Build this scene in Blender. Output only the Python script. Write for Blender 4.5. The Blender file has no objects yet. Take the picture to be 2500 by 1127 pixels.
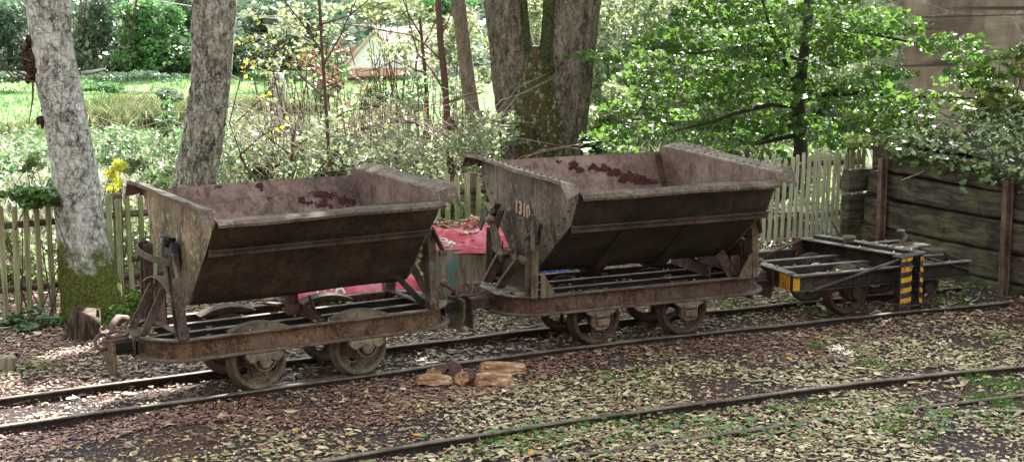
import bpy, math, random
import numpy as np
from mathutils import Vector, Matrix
random.seed(7); rng = np.random.default_rng(11)
sc = bpy.context.scene
COL = sc.collection
R = math.radians

# ------------------------------------------------------------------ camera
FPX, PITCH, HCAM = 4115.2, .1748, 3.0
cd = bpy.data.cameras.new('camera'); cam = bpy.data.objects.new('camera', cd); COL.objects.link(cam)
cd.sensor_width = 36; cd.lens = 36 * FPX / 2500; cd.clip_end = 900; cd.clip_start = .1
cam.location = (0, 0, HCAM); cam.rotation_euler = (math.pi / 2 - PITCH, 0, 0)
sc.camera = cam

def at(px, py, Y):
    """point seen at photo pixel (px,py) standing at depth y=Y"""
    X = (px - 1250) / FPX; Z = -(py - 563.5) / FPX
    c, s = math.cos(PITCH), math.sin(PITCH)
    dy, dz = c + Z * s, -s + Z * c
    t = Y / dy
    return Vector((X * t, Y, HCAM + dz * t))

# ------------------------------------------------------------------ object helpers
def tag(o, label=None, cat=None, group=None, kind=None):
    if label: o['label'] = label
    if cat: o['category'] = cat
    if group: o['group'] = group
    if kind: o['kind'] = kind
    return o

def empty(name, loc=(0, 0, 0), rz=0):
    o = bpy.data.objects.new(name, None); COL.objects.link(o)
    o.location = loc; o.rotation_euler = (0, 0, rz); o.empty_display_size = .2
    return o

def link(name, me, parent=None):
    o = bpy.data.objects.new(name, me); COL.objects.link(o)
    if parent is not None: o.parent = parent
    return o

class MB:
    """collects shapes into one mesh"""
    def __init__(s): s.v = []; s.f = []; s.sm = []
    def add(s, vs, fs, smooth=False):
        n = len(s.v); s.v += [tuple(v) for v in vs]; s.f += [tuple(i + n for i in f) for f in fs]; s.sm += [smooth] * len(fs)
        return s
    def box(s, c, d, rot=None):
        hx, hy, hz = d[0] / 2, d[1] / 2, d[2] / 2
        vs = [Vector((x, y, z)) for x in (-hx, hx) for y in (-hy, hy) for z in (-hz, hz)]
        M = rot if rot is not None else Matrix.Identity(3)
        c = Vector(c)
        return s.add([M @ v + c for v in vs], [(0, 1, 3, 2), (4, 6, 7, 5), (0, 4, 5, 1), (2, 3, 7, 6), (0, 2, 6, 4), (1, 5, 7, 3)])
    def bar(s, a, b, w, h, up=(0, 0, 1), ext=0):
        a, b = Vector(a), Vector(b); d = (b - a); L = d.length; d.normalize()
        up = Vector(up); side = d.cross(up)
        if side.length < 1e-4: side = d.cross(Vector((1, 0, 0)))
        side.normalize(); up = side.cross(d)
        M = Matrix((d, side, up)).transposed()
        return s.box((a + b) / 2, (L + ext, w, h), M)
    def prism(s, poly, c, X, Y, N, t):
        """polygon in axes X,Y at c, thickness t along N (centred)"""
        c, X, Y, N = Vector(c), Vector(X), Vector(Y), Vector(N)
        n = len(poly)
        vs = [c + X * p[0] + Y * p[1] - N * t / 2 for p in poly] + [c + X * p[0] + Y * p[1] + N * t / 2 for p in poly]
        fs = [tuple(range(n))[::-1], tuple(range(n, 2 * n))] + [(i, (i + 1) % n, n + (i + 1) % n, n + i) for i in range(n)]
        return s.add(vs, fs)
    def tube(s, pts, rad, n=8, cap=True, smooth=True):
        pts = [Vector(p) for p in pts]; m = len(pts)
        if not hasattr(rad, '__len__'): rad = [rad] * m
        vs = []; prev = None
        for i, p in enumerate(pts):
            d = (pts[min(i + 1, m - 1)] - pts[max(i - 1, 0)]).normalized()
            if prev is None:
                prev = d.cross(Vector((0, 0, 1)))
                if prev.length < .1: prev = d.cross(Vector((1, 0, 0)))
            prev = (prev - d * prev.dot(d)).normalized(); q = d.cross(prev)
            for k in range(n):
                a = 2 * math.pi * k / n
                vs.append(p + (prev * math.cos(a) + q * math.sin(a)) * rad[i])
        fs = [(i * n + k, i * n + (k + 1) % n, (i + 1) * n + (k + 1) % n, (i + 1) * n + k) for i in range(m - 1) for k in range(n)]
        s.add(vs, fs, smooth)
        if cap:
            s.add(vs[:n], [tuple(range(n))[::-1]]); s.add(vs[-n:], [tuple(range(n))])
        return s
    def torus(s, c, X, Y, a, b, r, n=24, m=8):
        """oval ring: semi-axes a along X, b along Y"""
        c, X, Y = Vector(c), Vector(X).normalized(), Vector(Y).normalized(); N = X.cross(Y)
        vs = []
        for i in range(n):
            t = 2 * math.pi * i / n
            p = c + X * a * math.cos(t) + Y * b * math.sin(t)
            o = (X * b * math.cos(t) + Y * a * math.sin(t)).normalized()
            for k in range(m):
                q = 2 * math.pi * k / m
                vs.append(p + (o * math.cos(q) + N * math.sin(q)) * r)
        fs = [(i * m + k, ((i + 1) % n) * m + k, ((i + 1) % n) * m + (k + 1) % m, i * m + (k + 1) % m) for i in range(n) for k in range(m)]
        return s.add(vs, fs, True)
    def lathe(s, prof, c, ax, n=32, smooth=True):
        """prof = [(offset along ax, radius)]"""
        c, ax = Vector(c), Vector(ax).normalized()
        X = ax.cross(Vector((0, 0, 1)))
        if X.length < .1: X = ax.cross(Vector((1, 0, 0)))
        X.normalize(); Y = ax.cross(X); m = len(prof)
        vs = [c + ax * o + (X * math.cos(2 * math.pi * k / n) + Y * math.sin(2 * math.pi * k / n)) * r for o, r in prof for k in range(n)]
        fs = [(i * n + k, i * n + (k + 1) % n, (i + 1) * n + (k + 1) % n, (i + 1) * n + k) for i in range(m - 1) for k in range(n)]
        return s.add(vs, fs, smooth)
    def ball(s, c, r, n=10, m=7, sq=(1, 1, 1)):
        pr = []
        vs = []; c = Vector(c)
        for i in range(m + 1):
            th = math.pi * i / m
            for k in range(n):
                a = 2 * math.pi * k / n
                vs.append(c + Vector((r * sq[0] * math.sin(th) * math.cos(a), r * sq[1] * math.sin(th) * math.sin(a), r * sq[2] * math.cos(th))))
        fs = [(i * n + k, (i + 1) * n + k, (i + 1) * n + (k + 1) % n, i * n + (k + 1) % n) for i in range(m) for k in range(n)]
        return s.add(vs, fs, True)
    def sheet(s, rows):
        """grid of points rows[i][j]"""
        m, n = len(rows), len(rows[0])
        vs = [p for r in rows for p in r]
        return s.add(vs, [(i * n + j, i * n + j + 1, (i + 1) * n + j + 1, (i + 1) * n + j) for i in range(m - 1) for j in range(n - 1)])
    def build(s, name, mat, parent=None, bevel=0, solid=0, soff=0, mat2=None, recalc=True):
        me = bpy.data.meshes.new(name); me.from_pydata(s.v, [], s.f)
        me.polygons.foreach_set('use_smooth', s.sm)
        me.materials.append(mat)
        if recalc:
            import bmesh
            b = bmesh.new(); b.from_mesh(me); bmesh.ops.remove_doubles(b, verts=b.verts, dist=1e-5)
            bmesh.ops.recalc_face_normals(b, faces=b.faces); b.to_mesh(me); b.free()
        me.update()
        o = link(name, me, parent)
        if solid:
            md = o.modifiers.new('solid', 'SOLIDIFY'); md.thickness = solid; md.offset = soff
            if mat2: me.materials.append(mat2); md.material_offset = 1
        if bevel:
            md = o.modifiers.new('bevel', 'BEVEL'); md.width = bevel; md.segments = 1; md.limit_method = 'ANGLE'
        return o

# ------------------------------------------------------------------ materials
def newmat(name):
    m = bpy.data.materials.new(name); m.use_nodes = True; nt = m.node_tree; nt.nodes.clear()
    out = nt.nodes.new('ShaderNodeOutputMaterial'); return m, nt, out
def N(nt, t, **k):
    n = nt.nodes.new(t)
    for a, b in k.items():
        if a in n.inputs.keys(): n.inputs[a].default_value = b
        else: setattr(n, a, b)
    return n
def ramp(nt, fac, stops, interp='LINEAR'):
    r = nt.nodes.new('ShaderNodeValToRGB'); r.color_ramp.interpolation = interp
    el = r.color_ramp.elements
    while len(el) > 1: el.remove(el[-1])
    el[0].position = stops[0][0]; el[0].color = (*stops[0][1], 1)
    for p, c in stops[1:]:
        e = el.new(p); e.color = (*c, 1)
    nt.links.new(fac, r.inputs[0]); return r.outputs[0]
def step(nt, fac, a, b):
    m = nt.nodes.new('ShaderNodeMapRange'); m.inputs[1].default_value = a; m.inputs[2].default_value = b
    nt.links.new(fac, m.inputs[0]); return m.outputs[0]
def mix(nt, fac, a, b):
    m = nt.nodes.new('ShaderNodeMix'); m.data_type = 'RGBA'
    for s_, v in ((0, fac), (6, a), (7, b)):
        if isinstance(v, (int, float)): m.inputs[s_].default_value = v
        elif isinstance(v, tuple): m.inputs[s_].default_value = (*v, 1)
        else: nt.links.new(v, m.inputs[s_])
    return m.outputs[2]
def noise(nt, co, scale, detail=4, rough=.55, dist=0):
    n = nt.nodes.new('ShaderNodeTexNoise'); n.inputs['Scale'].default_value = scale; n.inputs['Detail'].default_value = detail
    n.inputs['Roughness'].default_value = rough; n.inputs['Distortion'].default_value = dist
    nt.links.new(co, n.inputs['Vector']); return n.outputs['Fac']
def voro(nt, co, scale, feat='F1', rnd=1):
    n = nt.nodes.new('ShaderNodeTexVoronoi'); n.feature = feat; n.inputs['Scale'].default_value = scale; n.inputs['Randomness'].default_value = rnd
    nt.links.new(co, n.inputs['Vector']); return n.outputs[0]
def coord(nt, stretch=(1, 1, 1), kind='Object'):
    t = nt.nodes.new('ShaderNodeTexCoord'); mp = nt.nodes.new('ShaderNodeMapping'); mp.inputs['Scale'].default_value = stretch
    nt.links.new(t.outputs[kind], mp.inputs[0]); return mp.outputs[0]
def mult(nt, a, b, op='MULTIPLY'):
    m = nt.nodes.new('ShaderNodeMath'); m.operation = op
    for i, v in enumerate((a, b)):
        if isinstance(v, (int, float)): m.inputs[i].default_value = v
        else: nt.links.new(v, m.inputs[i])
    return m.outputs[0]
def finish(nt, out, col, rough=.8, bumps=(), spec=.3, metal=0):
    b = nt.nodes.new('ShaderNodeBsdfPrincipled')
    if isinstance(col, tuple): b.inputs['Base Color'].default_value = (*col, 1)
    else: nt.links.new(col, b.inputs['Base Color'])
    if isinstance(rough, (int, float)): b.inputs['Roughness'].default_value = rough
    else: nt.links.new(rough, b.inputs['Roughness'])
    b.inputs['Specular IOR Level'].default_value = spec; b.inputs['Metallic'].default_value = metal
    prev = None
    for h, st, d in bumps:
        bp = nt.nodes.new('ShaderNodeBump'); bp.inputs['Strength'].default_value = st; bp.inputs['Distance'].default_value = d
        nt.links.new(h, bp.inputs['Height'])
        if prev: nt.links.new(prev, bp.inputs['Normal'])
        prev = bp.outputs[0]
    if prev: nt.links.new(prev, b.inputs['Normal'])
    nt.links.new(b.outputs[0], out.inputs[0]); return b

def rust(name, c0, c1, c2, spot=(.25, .11, .04), spotamt=.55, rough=.72, sc_=3, pale=None, bump=.25, metal=.0):
    """weathered painted / rusted steel: broad tone, mottling, scabs of rust, pale dust"""
    m, nt, out = newmat(name); co = coord(nt)
    a = noise(nt, co, sc_, 6, .62); b = noise(nt, co, sc_ * 9, 5, .7, .6); c = noise(nt, co, sc_ * 34, 3, .6)
    col = ramp(nt, mult(nt, mult(nt, a, .6), mult(nt, b, .4), 'ADD'), [(.41, c0), (.49, c1), (.57, c2)])
    col = mix(nt, mult(nt, step(nt, b, spotamt, spotamt + .07), .85), col, spot)
    if pale:
        p = noise(nt, co, sc_ * 5, 5, .75, 1.0)
        col = mix(nt, mult(nt, step(nt, p, .54, .62), .65), col, pale)
    big = noise(nt, co, sc_ * .55, 2, .5); col = mix(nt, mult(nt, step(nt, big, .44, .60), .42), col, tuple(x * .45 for x in c1))
    dk = noise(nt, coord(nt, (1, 1, .18)), sc_ * 7, 4, .6)
    col = mix(nt, mult(nt, step(nt, dk, .53, .66), .6), col, tuple(x * .35 for x in c0))
    finish(nt, out, col, rough, [(big, .5, .03), (b, bump, .01), (c, bump * .8, .004)], .35, metal)
    return m

def leafmat(name, cols, trans=.35, rough=.45, spec=.5, tcol=None):
    m, nt, out = newmat(name)
    g = nt.nodes.new('ShaderNodeNewGeometry')
    n = len(cols)
    col = ramp(nt, g.outputs['Random Per Island'], [(i / (n - 1), c) for i, c in enumerate(cols)])
    b = nt.nodes.new('ShaderNodeBsdfPrincipled'); b.inputs['Roughness'].default_value = rough; b.inputs['Specular IOR Level'].default_value = spec
    nt.links.new(col, b.inputs['Base Color'])
    if trans:
        t = nt.nodes.new('ShaderNodeBsdfTranslucent')
        tc = mix(nt, .5, col, tcol) if tcol else col
        nt.links.new(tc, t.inputs[0])
        ms = nt.nodes.new('ShaderNodeMixShader'); ms.inputs[0].default_value = trans
        nt.links.new(b.outputs[0], ms.inputs[1]); nt.links.new(t.outputs[0], ms.inputs[2]); nt.links.new(ms.outputs[0], out.inputs[0])
    else: nt.links.new(b.outputs[0], out.inputs[0])
    return m

def plain(name, col, rough=.6, spec=.4, nscale=30, var=.25, bump=.1):
    m, nt, out = newmat(name); co = coord(nt); a = noise(nt, co, nscale, 4)
    c = ramp(nt, a, [(.3, tuple(x * (1 - var) for x in col)), (.7, tuple(min(1, x * (1 + var)) for x in col))])
    finish(nt, out, c, rough, [(a, bump, .01)], spec); return m

def woodmat(name, c0, c1, c2, stretch=(18, 18, 1.2), moss=None, mossat=(.5, .6), rough=.85, bump=.5, dark=None):
    m, nt, out = newmat(name); co = coord(nt, stretch); cu = coord(nt)
    a = noise(nt, co, 1.6, 6, .65, .5); b = noise(nt, cu, 2.2, 5, .6)
    col = ramp(nt, a, [(.36, c0), (.49, c1), (.61, c2)])
    if dark: col = mix(nt, mult(nt, step(nt, noise(nt, cu, 4, 4), .5, .7), .8), col, dark)
    if moss: col = mix(nt, step(nt, b, *mossat), col, moss)
    finish(nt, out, col, rough, [(a, bump, .012)], .25); return m

def barkmat(name, stops, scale, stretch, moss=None, moss_top=.9, lichen=None, crack=(.03, .025, .02), crackw=.08, bump=1.0, mosscol2=None, bd=.03, mossnoise=3.0, crackmix=.8, horiz=0):
    m, nt, out = newmat(name); cu = coord(nt)
    nz = nt.nodes.new('ShaderNodeTexNoise'); nz.inputs['Scale'].default_value = 7; nz.inputs['Detail'].default_value = 5; nz.inputs['Roughness'].default_value = .7; nt.links.new(cu, nz.inputs['Vector'])
    sc1 = nt.nodes.new('ShaderNodeVectorMath'); sc1.operation = 'MULTIPLY_ADD'; nt.links.new(nz.outputs['Color'], sc1.inputs[0]); sc1.inputs[1].default_value = (.13, .13, .13); nt.links.new(cu, sc1.inputs[2])
    mp = nt.nodes.new('ShaderNodeMapping'); mp.inputs['Scale'].default_value = stretch; nt.links.new(sc1.outputs[0], mp.inputs[0]); co = mp.outputs[0]
    a = noise(nt, co, scale, 7, .72, .4); a2 = noise(nt, co, scale * 3.1, 5, .7, .3); v = voro(nt, co, scale * 2.2, 'DISTANCE_TO_EDGE'); big = noise(nt, cu, 3.2, 4, .6)
    mixn = mult(nt, mult(nt, a, .55), mult(nt, a2, .45), 'ADD')
    col = ramp(nt, mixn, stops)
    if horiz: col = mix(nt, mult(nt, step(nt, noise(nt, coord(nt, (2.2, 2.2, 26)), 2.2, 4, .65), .56, .64), horiz), col, tuple(x * .35 for x in stops[-1][1]))
    col = mix(nt, mult(nt, mult(nt, step(nt, v, crackw, 0), step(nt, big, .36, .56)), crackmix), col, crack)
    if lichen: col = mix(nt, mult(nt, step(nt, noise(nt, cu, 18, 5, .75), .55, .62), .65), col, lichen)
    if moss:
        sp = nt.nodes.new('ShaderNodeSeparateXYZ'); nt.links.new(cu, sp.inputs[0])
        h = step(nt, sp.outputs[2], moss_top, 0)
        mk = step(nt, mult(nt, h, noise(nt, cu, mossnoise, 6, .7), 'ADD'), .88, .98)
        mc = ramp(nt, noise(nt, cu, 45, 5, .75), [(.38, tuple(x * .35 for x in moss)), (.55, moss), (.68, mosscol2 or tuple(min(1, x * 1.6) for x in moss))])
        col = mix(nt, mk, col, mc)
    finish(nt, out, col, .9, [(v, bump * .35, bd), (mixn, bump, bd * 1.3)], .2); return m

M = {}
M['steel1'] = rust('bin_outer_brown', (0.024, 0.016, 0.010), (0.046, 0.030, 0.019), (0.074, 0.050, 0.032), (.07, .035, .018), .60)
M['in1'] = rust('bin_inner_violet_rust', (0.080, 0.048, 0.040), (0.150, 0.092, 0.078), (0.215, 0.148, 0.125), (.10, .045, .04), .63, pale=(.23, .17, .15), bump=.12, sc_=2.2)
M['end1'] = rust('bin_end_plate_ochre_rust', (0.065, 0.046, 0.026), (0.200, 0.138, 0.075), (0.340, 0.255, 0.160), (.17, .095, .048), .54, pale=(.50, .46, .38))
M['steel2'] = rust('riveted_bin_outer', (0.016, 0.013, 0.010), (0.029, 0.022, 0.016), (0.045, 0.034, 0.025), (.05, .03, .02), .64)
M['in2'] = rust('riveted_bin_inner', (0.100, 0.064, 0.050), (0.170, 0.110, 0.088), (0.240, 0.168, 0.136), (.14, .07, .055), .64, pale=(.26, .19, .17), bump=.12, sc_=2.2)
M['end2'] = rust('riveted_end_plate', (0.070, 0.050, 0.038), (0.140, 0.098, 0.073), (0.200, 0.152, 0.115), (.20, .09, .06), .60, pale=(.32, .27, .22), bump=.15)
M['lip'] = rust('bin_rim', (0.050, 0.037, 0.027), (0.095, 0.068, 0.050), (0.145, 0.108, 0.082), (.24, .14, .08), .58, pale=(.21, .17, .13), bump=.2)
M['lip2'] = rust('riveted_rim', (0.085, 0.062, 0.042), (0.165, 0.125, 0.088), (0.250, 0.200, 0.145), (.24, .15, .09), .62, pale=(.38, .34, .28), bump=.2)
M['frame1'] = rust('frame_flaking_rust', (0.045, 0.029, 0.018), (0.100, 0.062, 0.036), (0.185, 0.135, 0.090), (.22, .10, .042), .51, pale=(.27, .22, .16), sc_=5, bump=.6)
M['frame2'] = rust('frame_red_brown', (0.045, 0.025, 0.019), (0.085, 0.048, 0.037), (0.135, 0.088, 0.068), (.22, .09, .05), .56, pale=(.20, .145, .115), sc_=3, bump=.2)
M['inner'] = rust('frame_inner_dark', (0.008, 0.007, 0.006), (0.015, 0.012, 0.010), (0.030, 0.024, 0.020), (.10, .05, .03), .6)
M['dusty'] = rust('dusty_flange_top', (0.120, 0.105, 0.085), (0.240, 0.215, 0.180), (0.380, 0.350, 0.300), (.15, .10, .07), .56, sc_=9)
M['stand1'] = rust('stand_grey_brown', (0.032, 0.024, 0.018), (0.078, 0.057, 0.042), (0.145, 0.113, 0.088), (.20, .10, .05), .56, pale=(.20, .17, .14), sc_=6)
M['stand2'] = rust('stand_olive_brown', (0.055, 0.042, 0.026), (0.120, 0.090, 0.060), (0.190, 0.150, 0.105), (.22, .11, .07), .58, sc_=5)
M['maroon'] = rust('maroon_steel', (0.045, 0.020, 0.014), (0.085, 0.036, 0.026), (0.120, 0.060, 0.045), (.10, .05, .04), .58, sc_=5)
M['wheel1'] = rust('wheel_olive_rust', (0.040, 0.031, 0.019), (0.095, 0.073, 0.045), (0.165, 0.138, 0.090), (.27, .15, .07), .55, pale=(.26, .22, .15), sc_=6)
M['tyre'] = rust('worn_tyre', (.085, .070, .046), (.16, .135, .095), (.25, .215, .16), (.2, .11, .06), .6, sc_=6)
M['wheel2'] = rust('wheel_brown', (0.035, 0.024, 0.018), (0.075, 0.050, 0.037), (0.130, 0.090, 0.068), (.2, .1, .06), .58, sc_=6)
M['cast'] = rust('cast_axle_box', (0.090, 0.066, 0.050), (0.180, 0.135, 0.100), (0.270, 0.210, 0.165), (.3, .15, .08), .58, sc_=9)
M['cast1'] = rust('cast_axle_bracket', (0.090, 0.075, 0.050), (0.180, 0.150, 0.105), (0.280, 0.240, 0.175), (.34, .2, .1), .55, sc_=9)
M['chain'] = rust('chain_rust', (0.090, 0.053, 0.041), (0.150, 0.090, 0.075), (0.203, 0.143, 0.120), (.2, .1, .07), .58, sc_=12)
M['stiff'] = rust('stiffener_brown', (.035, .025, .018), (.065, .046, .033), (.10, .075, .055), (.09, .05, .03), .6, sc_=6)
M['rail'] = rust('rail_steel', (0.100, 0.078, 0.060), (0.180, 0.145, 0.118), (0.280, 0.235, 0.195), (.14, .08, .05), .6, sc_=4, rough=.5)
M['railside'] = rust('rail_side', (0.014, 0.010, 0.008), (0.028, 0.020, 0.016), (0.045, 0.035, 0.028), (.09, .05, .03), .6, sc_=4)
M['dark'] = rust('bogie_black', (0.014, 0.012, 0.011), (0.032, 0.027, 0.023), (0.075, 0.062, 0.052), (.09, .05, .035), .6, sc_=5)
def worn(name, c, u, at_=.56):
    m, nt, out = newmat(name); co = coord(nt); a = noise(nt, co, 22, 6, .75); b = noise(nt, co, 70, 4, .7)
    col = ramp(nt, b, [(.35, tuple(x * .6 for x in c)), (.6, c)]); col = mix(nt, step(nt, a, at_, at_ + .03), col, u)
    finish(nt, out, col, .65, [(a, .3, .01)], .35); return m
M['yellow'] = worn('yellow_paint', (.62, .33, .02), (.07, .045, .03))
M['black'] = worn('black_paint', (.018, .019, .022), (.10, .06, .04), .55)
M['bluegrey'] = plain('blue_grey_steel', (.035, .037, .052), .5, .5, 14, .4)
M['white'] = plain('white_lettering', (.62, .58, .52), .8, .2, 60, .25)
M['sackwhite'] = plain('sack_white_print', (.72, .70, .68), .6, .3, 60, .1)
M['cream'] = plain('cream_number_paint', (.55, .38, .26), .8, .2, 60, .35)
M['soil'] = plain('dark_rust_flakes', (.07, .03, .028), .95, .1, 60, .5, .6)

# ------------------------------------------------------------------ wagons
def wheel(root, u, side, Rr, mat, spokes=False, y0=.29):
    """side -1 = near the camera; outer face at |v| = y0+.035"""
    mb = MB(); c = (u, side * y0, Rr); ax = (0, side, 0)
    # tyre: flange inside, tread, outer rim face, dished back to the web
    mb.lathe([(-.045, Rr - .035), (-.045, Rr + .018), (-.030, Rr + .022), (-.018, Rr + .006), (-.010, Rr), (.028, Rr - .003), (.034, Rr - .009), (.034, Rr - .030), (.005, Rr - .038), (-.045, Rr - .035)], c, ax, 48)
    o = mb.build('wheel', M['tyre'] if mat is M['wheel1'] else mat, root)
    wb = MB(); X = Vector((1, 0, 0)); Z = Vector((0, 0, 1)); C = Vector(c); A = Vector(ax)
    n, m = 72, 8; r0, r1 = .035, Rr - .03
    nh = 3 if not spokes else 4
    ph = R(-150) if u < 0 else R(-118)
    if spokes: ph = R(-48) if u < 0 else R(-20)
    vs, fs, cells = [], [], []
    for i in range(m + 1):
        r = r0 + (r1 - r0) * i / m
        for k in range(n):
            a = 2 * math.pi * k / n
            vs.append(C + A * (-.012 + .010 * math.cos(i / m * 6)) + (X * math.cos(a) + Z * math.sin(a)) * r)
    for i in range(m):
        for k in range(n):
            a = 2 * math.pi * (k + .5) / n; r = r0 + (r1 - r0) * (i + .5) / m
            inside = False
            for h in range(nh):
                ah = ph + 2 * math.pi * h / nh
                if spokes:
                    da = (a - ah + math.pi) % (2 * math.pi) - math.pi
                    if abs(da) < .62 and .065 < r < r1 - .012: inside = True
                else:
                    rh = .115; dx, dy = r * math.cos(a) - rh * math.cos(ah), r * math.sin(a) - rh * math.sin(ah)
                    if dx * dx + dy * dy < .036 ** 2: inside = True
            if not inside: fs.append((i * n + k, i * n + (k + 1) % n, (i + 1) * n + (k + 1) % n, (i + 1) * n + k))
    wb.add(vs, fs)
    wb.build('wheel_disc', mat, o, solid=.016)
    hb = MB().lathe([(-.05, .0), (-.05, .05), (.02, .05), (.04, .042), (.04, 0)], c, ax, 20)
    hb.build('hub', mat, o)
    return o

def stadium(u1, w, r, n=8):
    """rounded rectangle outline, half-length u1 half-width w, ccw from near side"""
    pts = []
    for cx, cy, a0 in ((u1 - r, -(w - r), -90), (u1 - r, w - r, 0), (-(u1 - r), w - r, 90), (-(u1 - r), -(w - r), 180)):
        for i in range(n + 1):
            a = R(a0 + 90 * i / n); pts.append((cx + r * math.cos(a), cy + r * math.sin(a), math.cos(a), math.sin(a)))
    return pts

def sweep_closed(mb, path, prof):
    """path [(x,y,nx,ny)], prof [(outward offset, z)] closed loop"""
    n, m = len(path), len(prof)
    vs = [(x + nx * o, y + ny * o, z) for (x, y, nx, ny) in path for (o, z) in prof]
    mb.add(vs, [(i * m + j, ((i + 1) % n) * m + j, ((i + 1) % n) * m + (j + 1) % m, i * m + (j + 1) % m) for i in range(n) for j in range(m)])

def wagon_frame(root, mf, L=1.13, w=.382, zb=.272, zt=.412, r=.30):
    mb = MB(); p = stadium(L, w, r)
    t = .010; d = .046
    # channel opening outwards: web recessed, flanges flush with the outline
    sweep_closed(mb, p, [(.020, zb), (.020, zb + t), (-d, zb + t + .004), (-d, zt - t - .004), (0, zt - t), (0, zt), (-d - t, zt), (-d - t, zb)])
    fr = mb.build('frame', mf, root, bevel=.003)
    tp = MB(); sweep_closed(tp, p, [(-.004, zt + .0005), (-.004, zt + .003), (-d - t + .002, zt + .003), (-d - t + .002, zt + .0005)])
    tp.build('flange_top', M['dusty'], fr)
    bt = MB(); sweep_closed(bt, p, [(.018, zb + t + .0006), (.018, zb + t + .003), (-.022, zb + t + .005), (-.022, zb + t + .002)])
    bt.build('flange_edge', M['lip2'], fr)
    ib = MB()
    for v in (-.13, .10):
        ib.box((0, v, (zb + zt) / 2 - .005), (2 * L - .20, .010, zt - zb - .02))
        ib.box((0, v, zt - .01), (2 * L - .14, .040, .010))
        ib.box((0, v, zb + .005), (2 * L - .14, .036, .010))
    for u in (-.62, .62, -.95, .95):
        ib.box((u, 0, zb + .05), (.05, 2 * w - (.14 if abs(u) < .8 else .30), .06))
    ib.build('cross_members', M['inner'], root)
    lt = MB()
    for v in (-.13, .10): lt.box((0, v, zt - .0025), (2 * L - .16, .037, .004))
    lt.build('inner_flange_top', M['dusty'], fr)
    rv = MB()
    for u in np.linspace(-.85, .85, 9): rv.ball((u + random.uniform(-.02, .02), -w + d + .002, zb + .02), .008, 8, 4)
    for u in (-.43, -.28, .28, .43):
        for v in (-w + .02, w - .02): rv.lathe([(0, .013), (.012, .012), (.014, 0)], (u, v, zb + t), (0, 0, 1), 6, False)
    rv.build('rivets', mf, fr)
    return fr

def buffer(root, s, m1, m2, L=1.13, w=.125):
    """draw bar, buffer head plate and stirrup at end s=+-1"""
    mb = MB()
    mb.box((s * (L + .06), 0, .335), (.16, .10, .06)); mb.box((s * (L + .06), 0, .30), (.15, .16, .012))
    mb.build('draw_bar', m2, root, bevel=.004)
    pl = MB()   # slightly bowed vertical head plate, tapering downward
    rows = []
    for j, z in enumerate(np.linspace(.155, .385, 8)):
        ww = w * (.72 + .28 * min(1, j / 3))
        rows.append([(s * (L + .155 + .015 * math.cos(k * 1.2) - .02 * (1 - j / 7) ** 2), ww * k, z) for k in np.linspace(-1, 1, 9)])
    pl.sheet(rows); pl.build('buffer_head', m1, root, solid=.016, bevel=.002)

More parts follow.
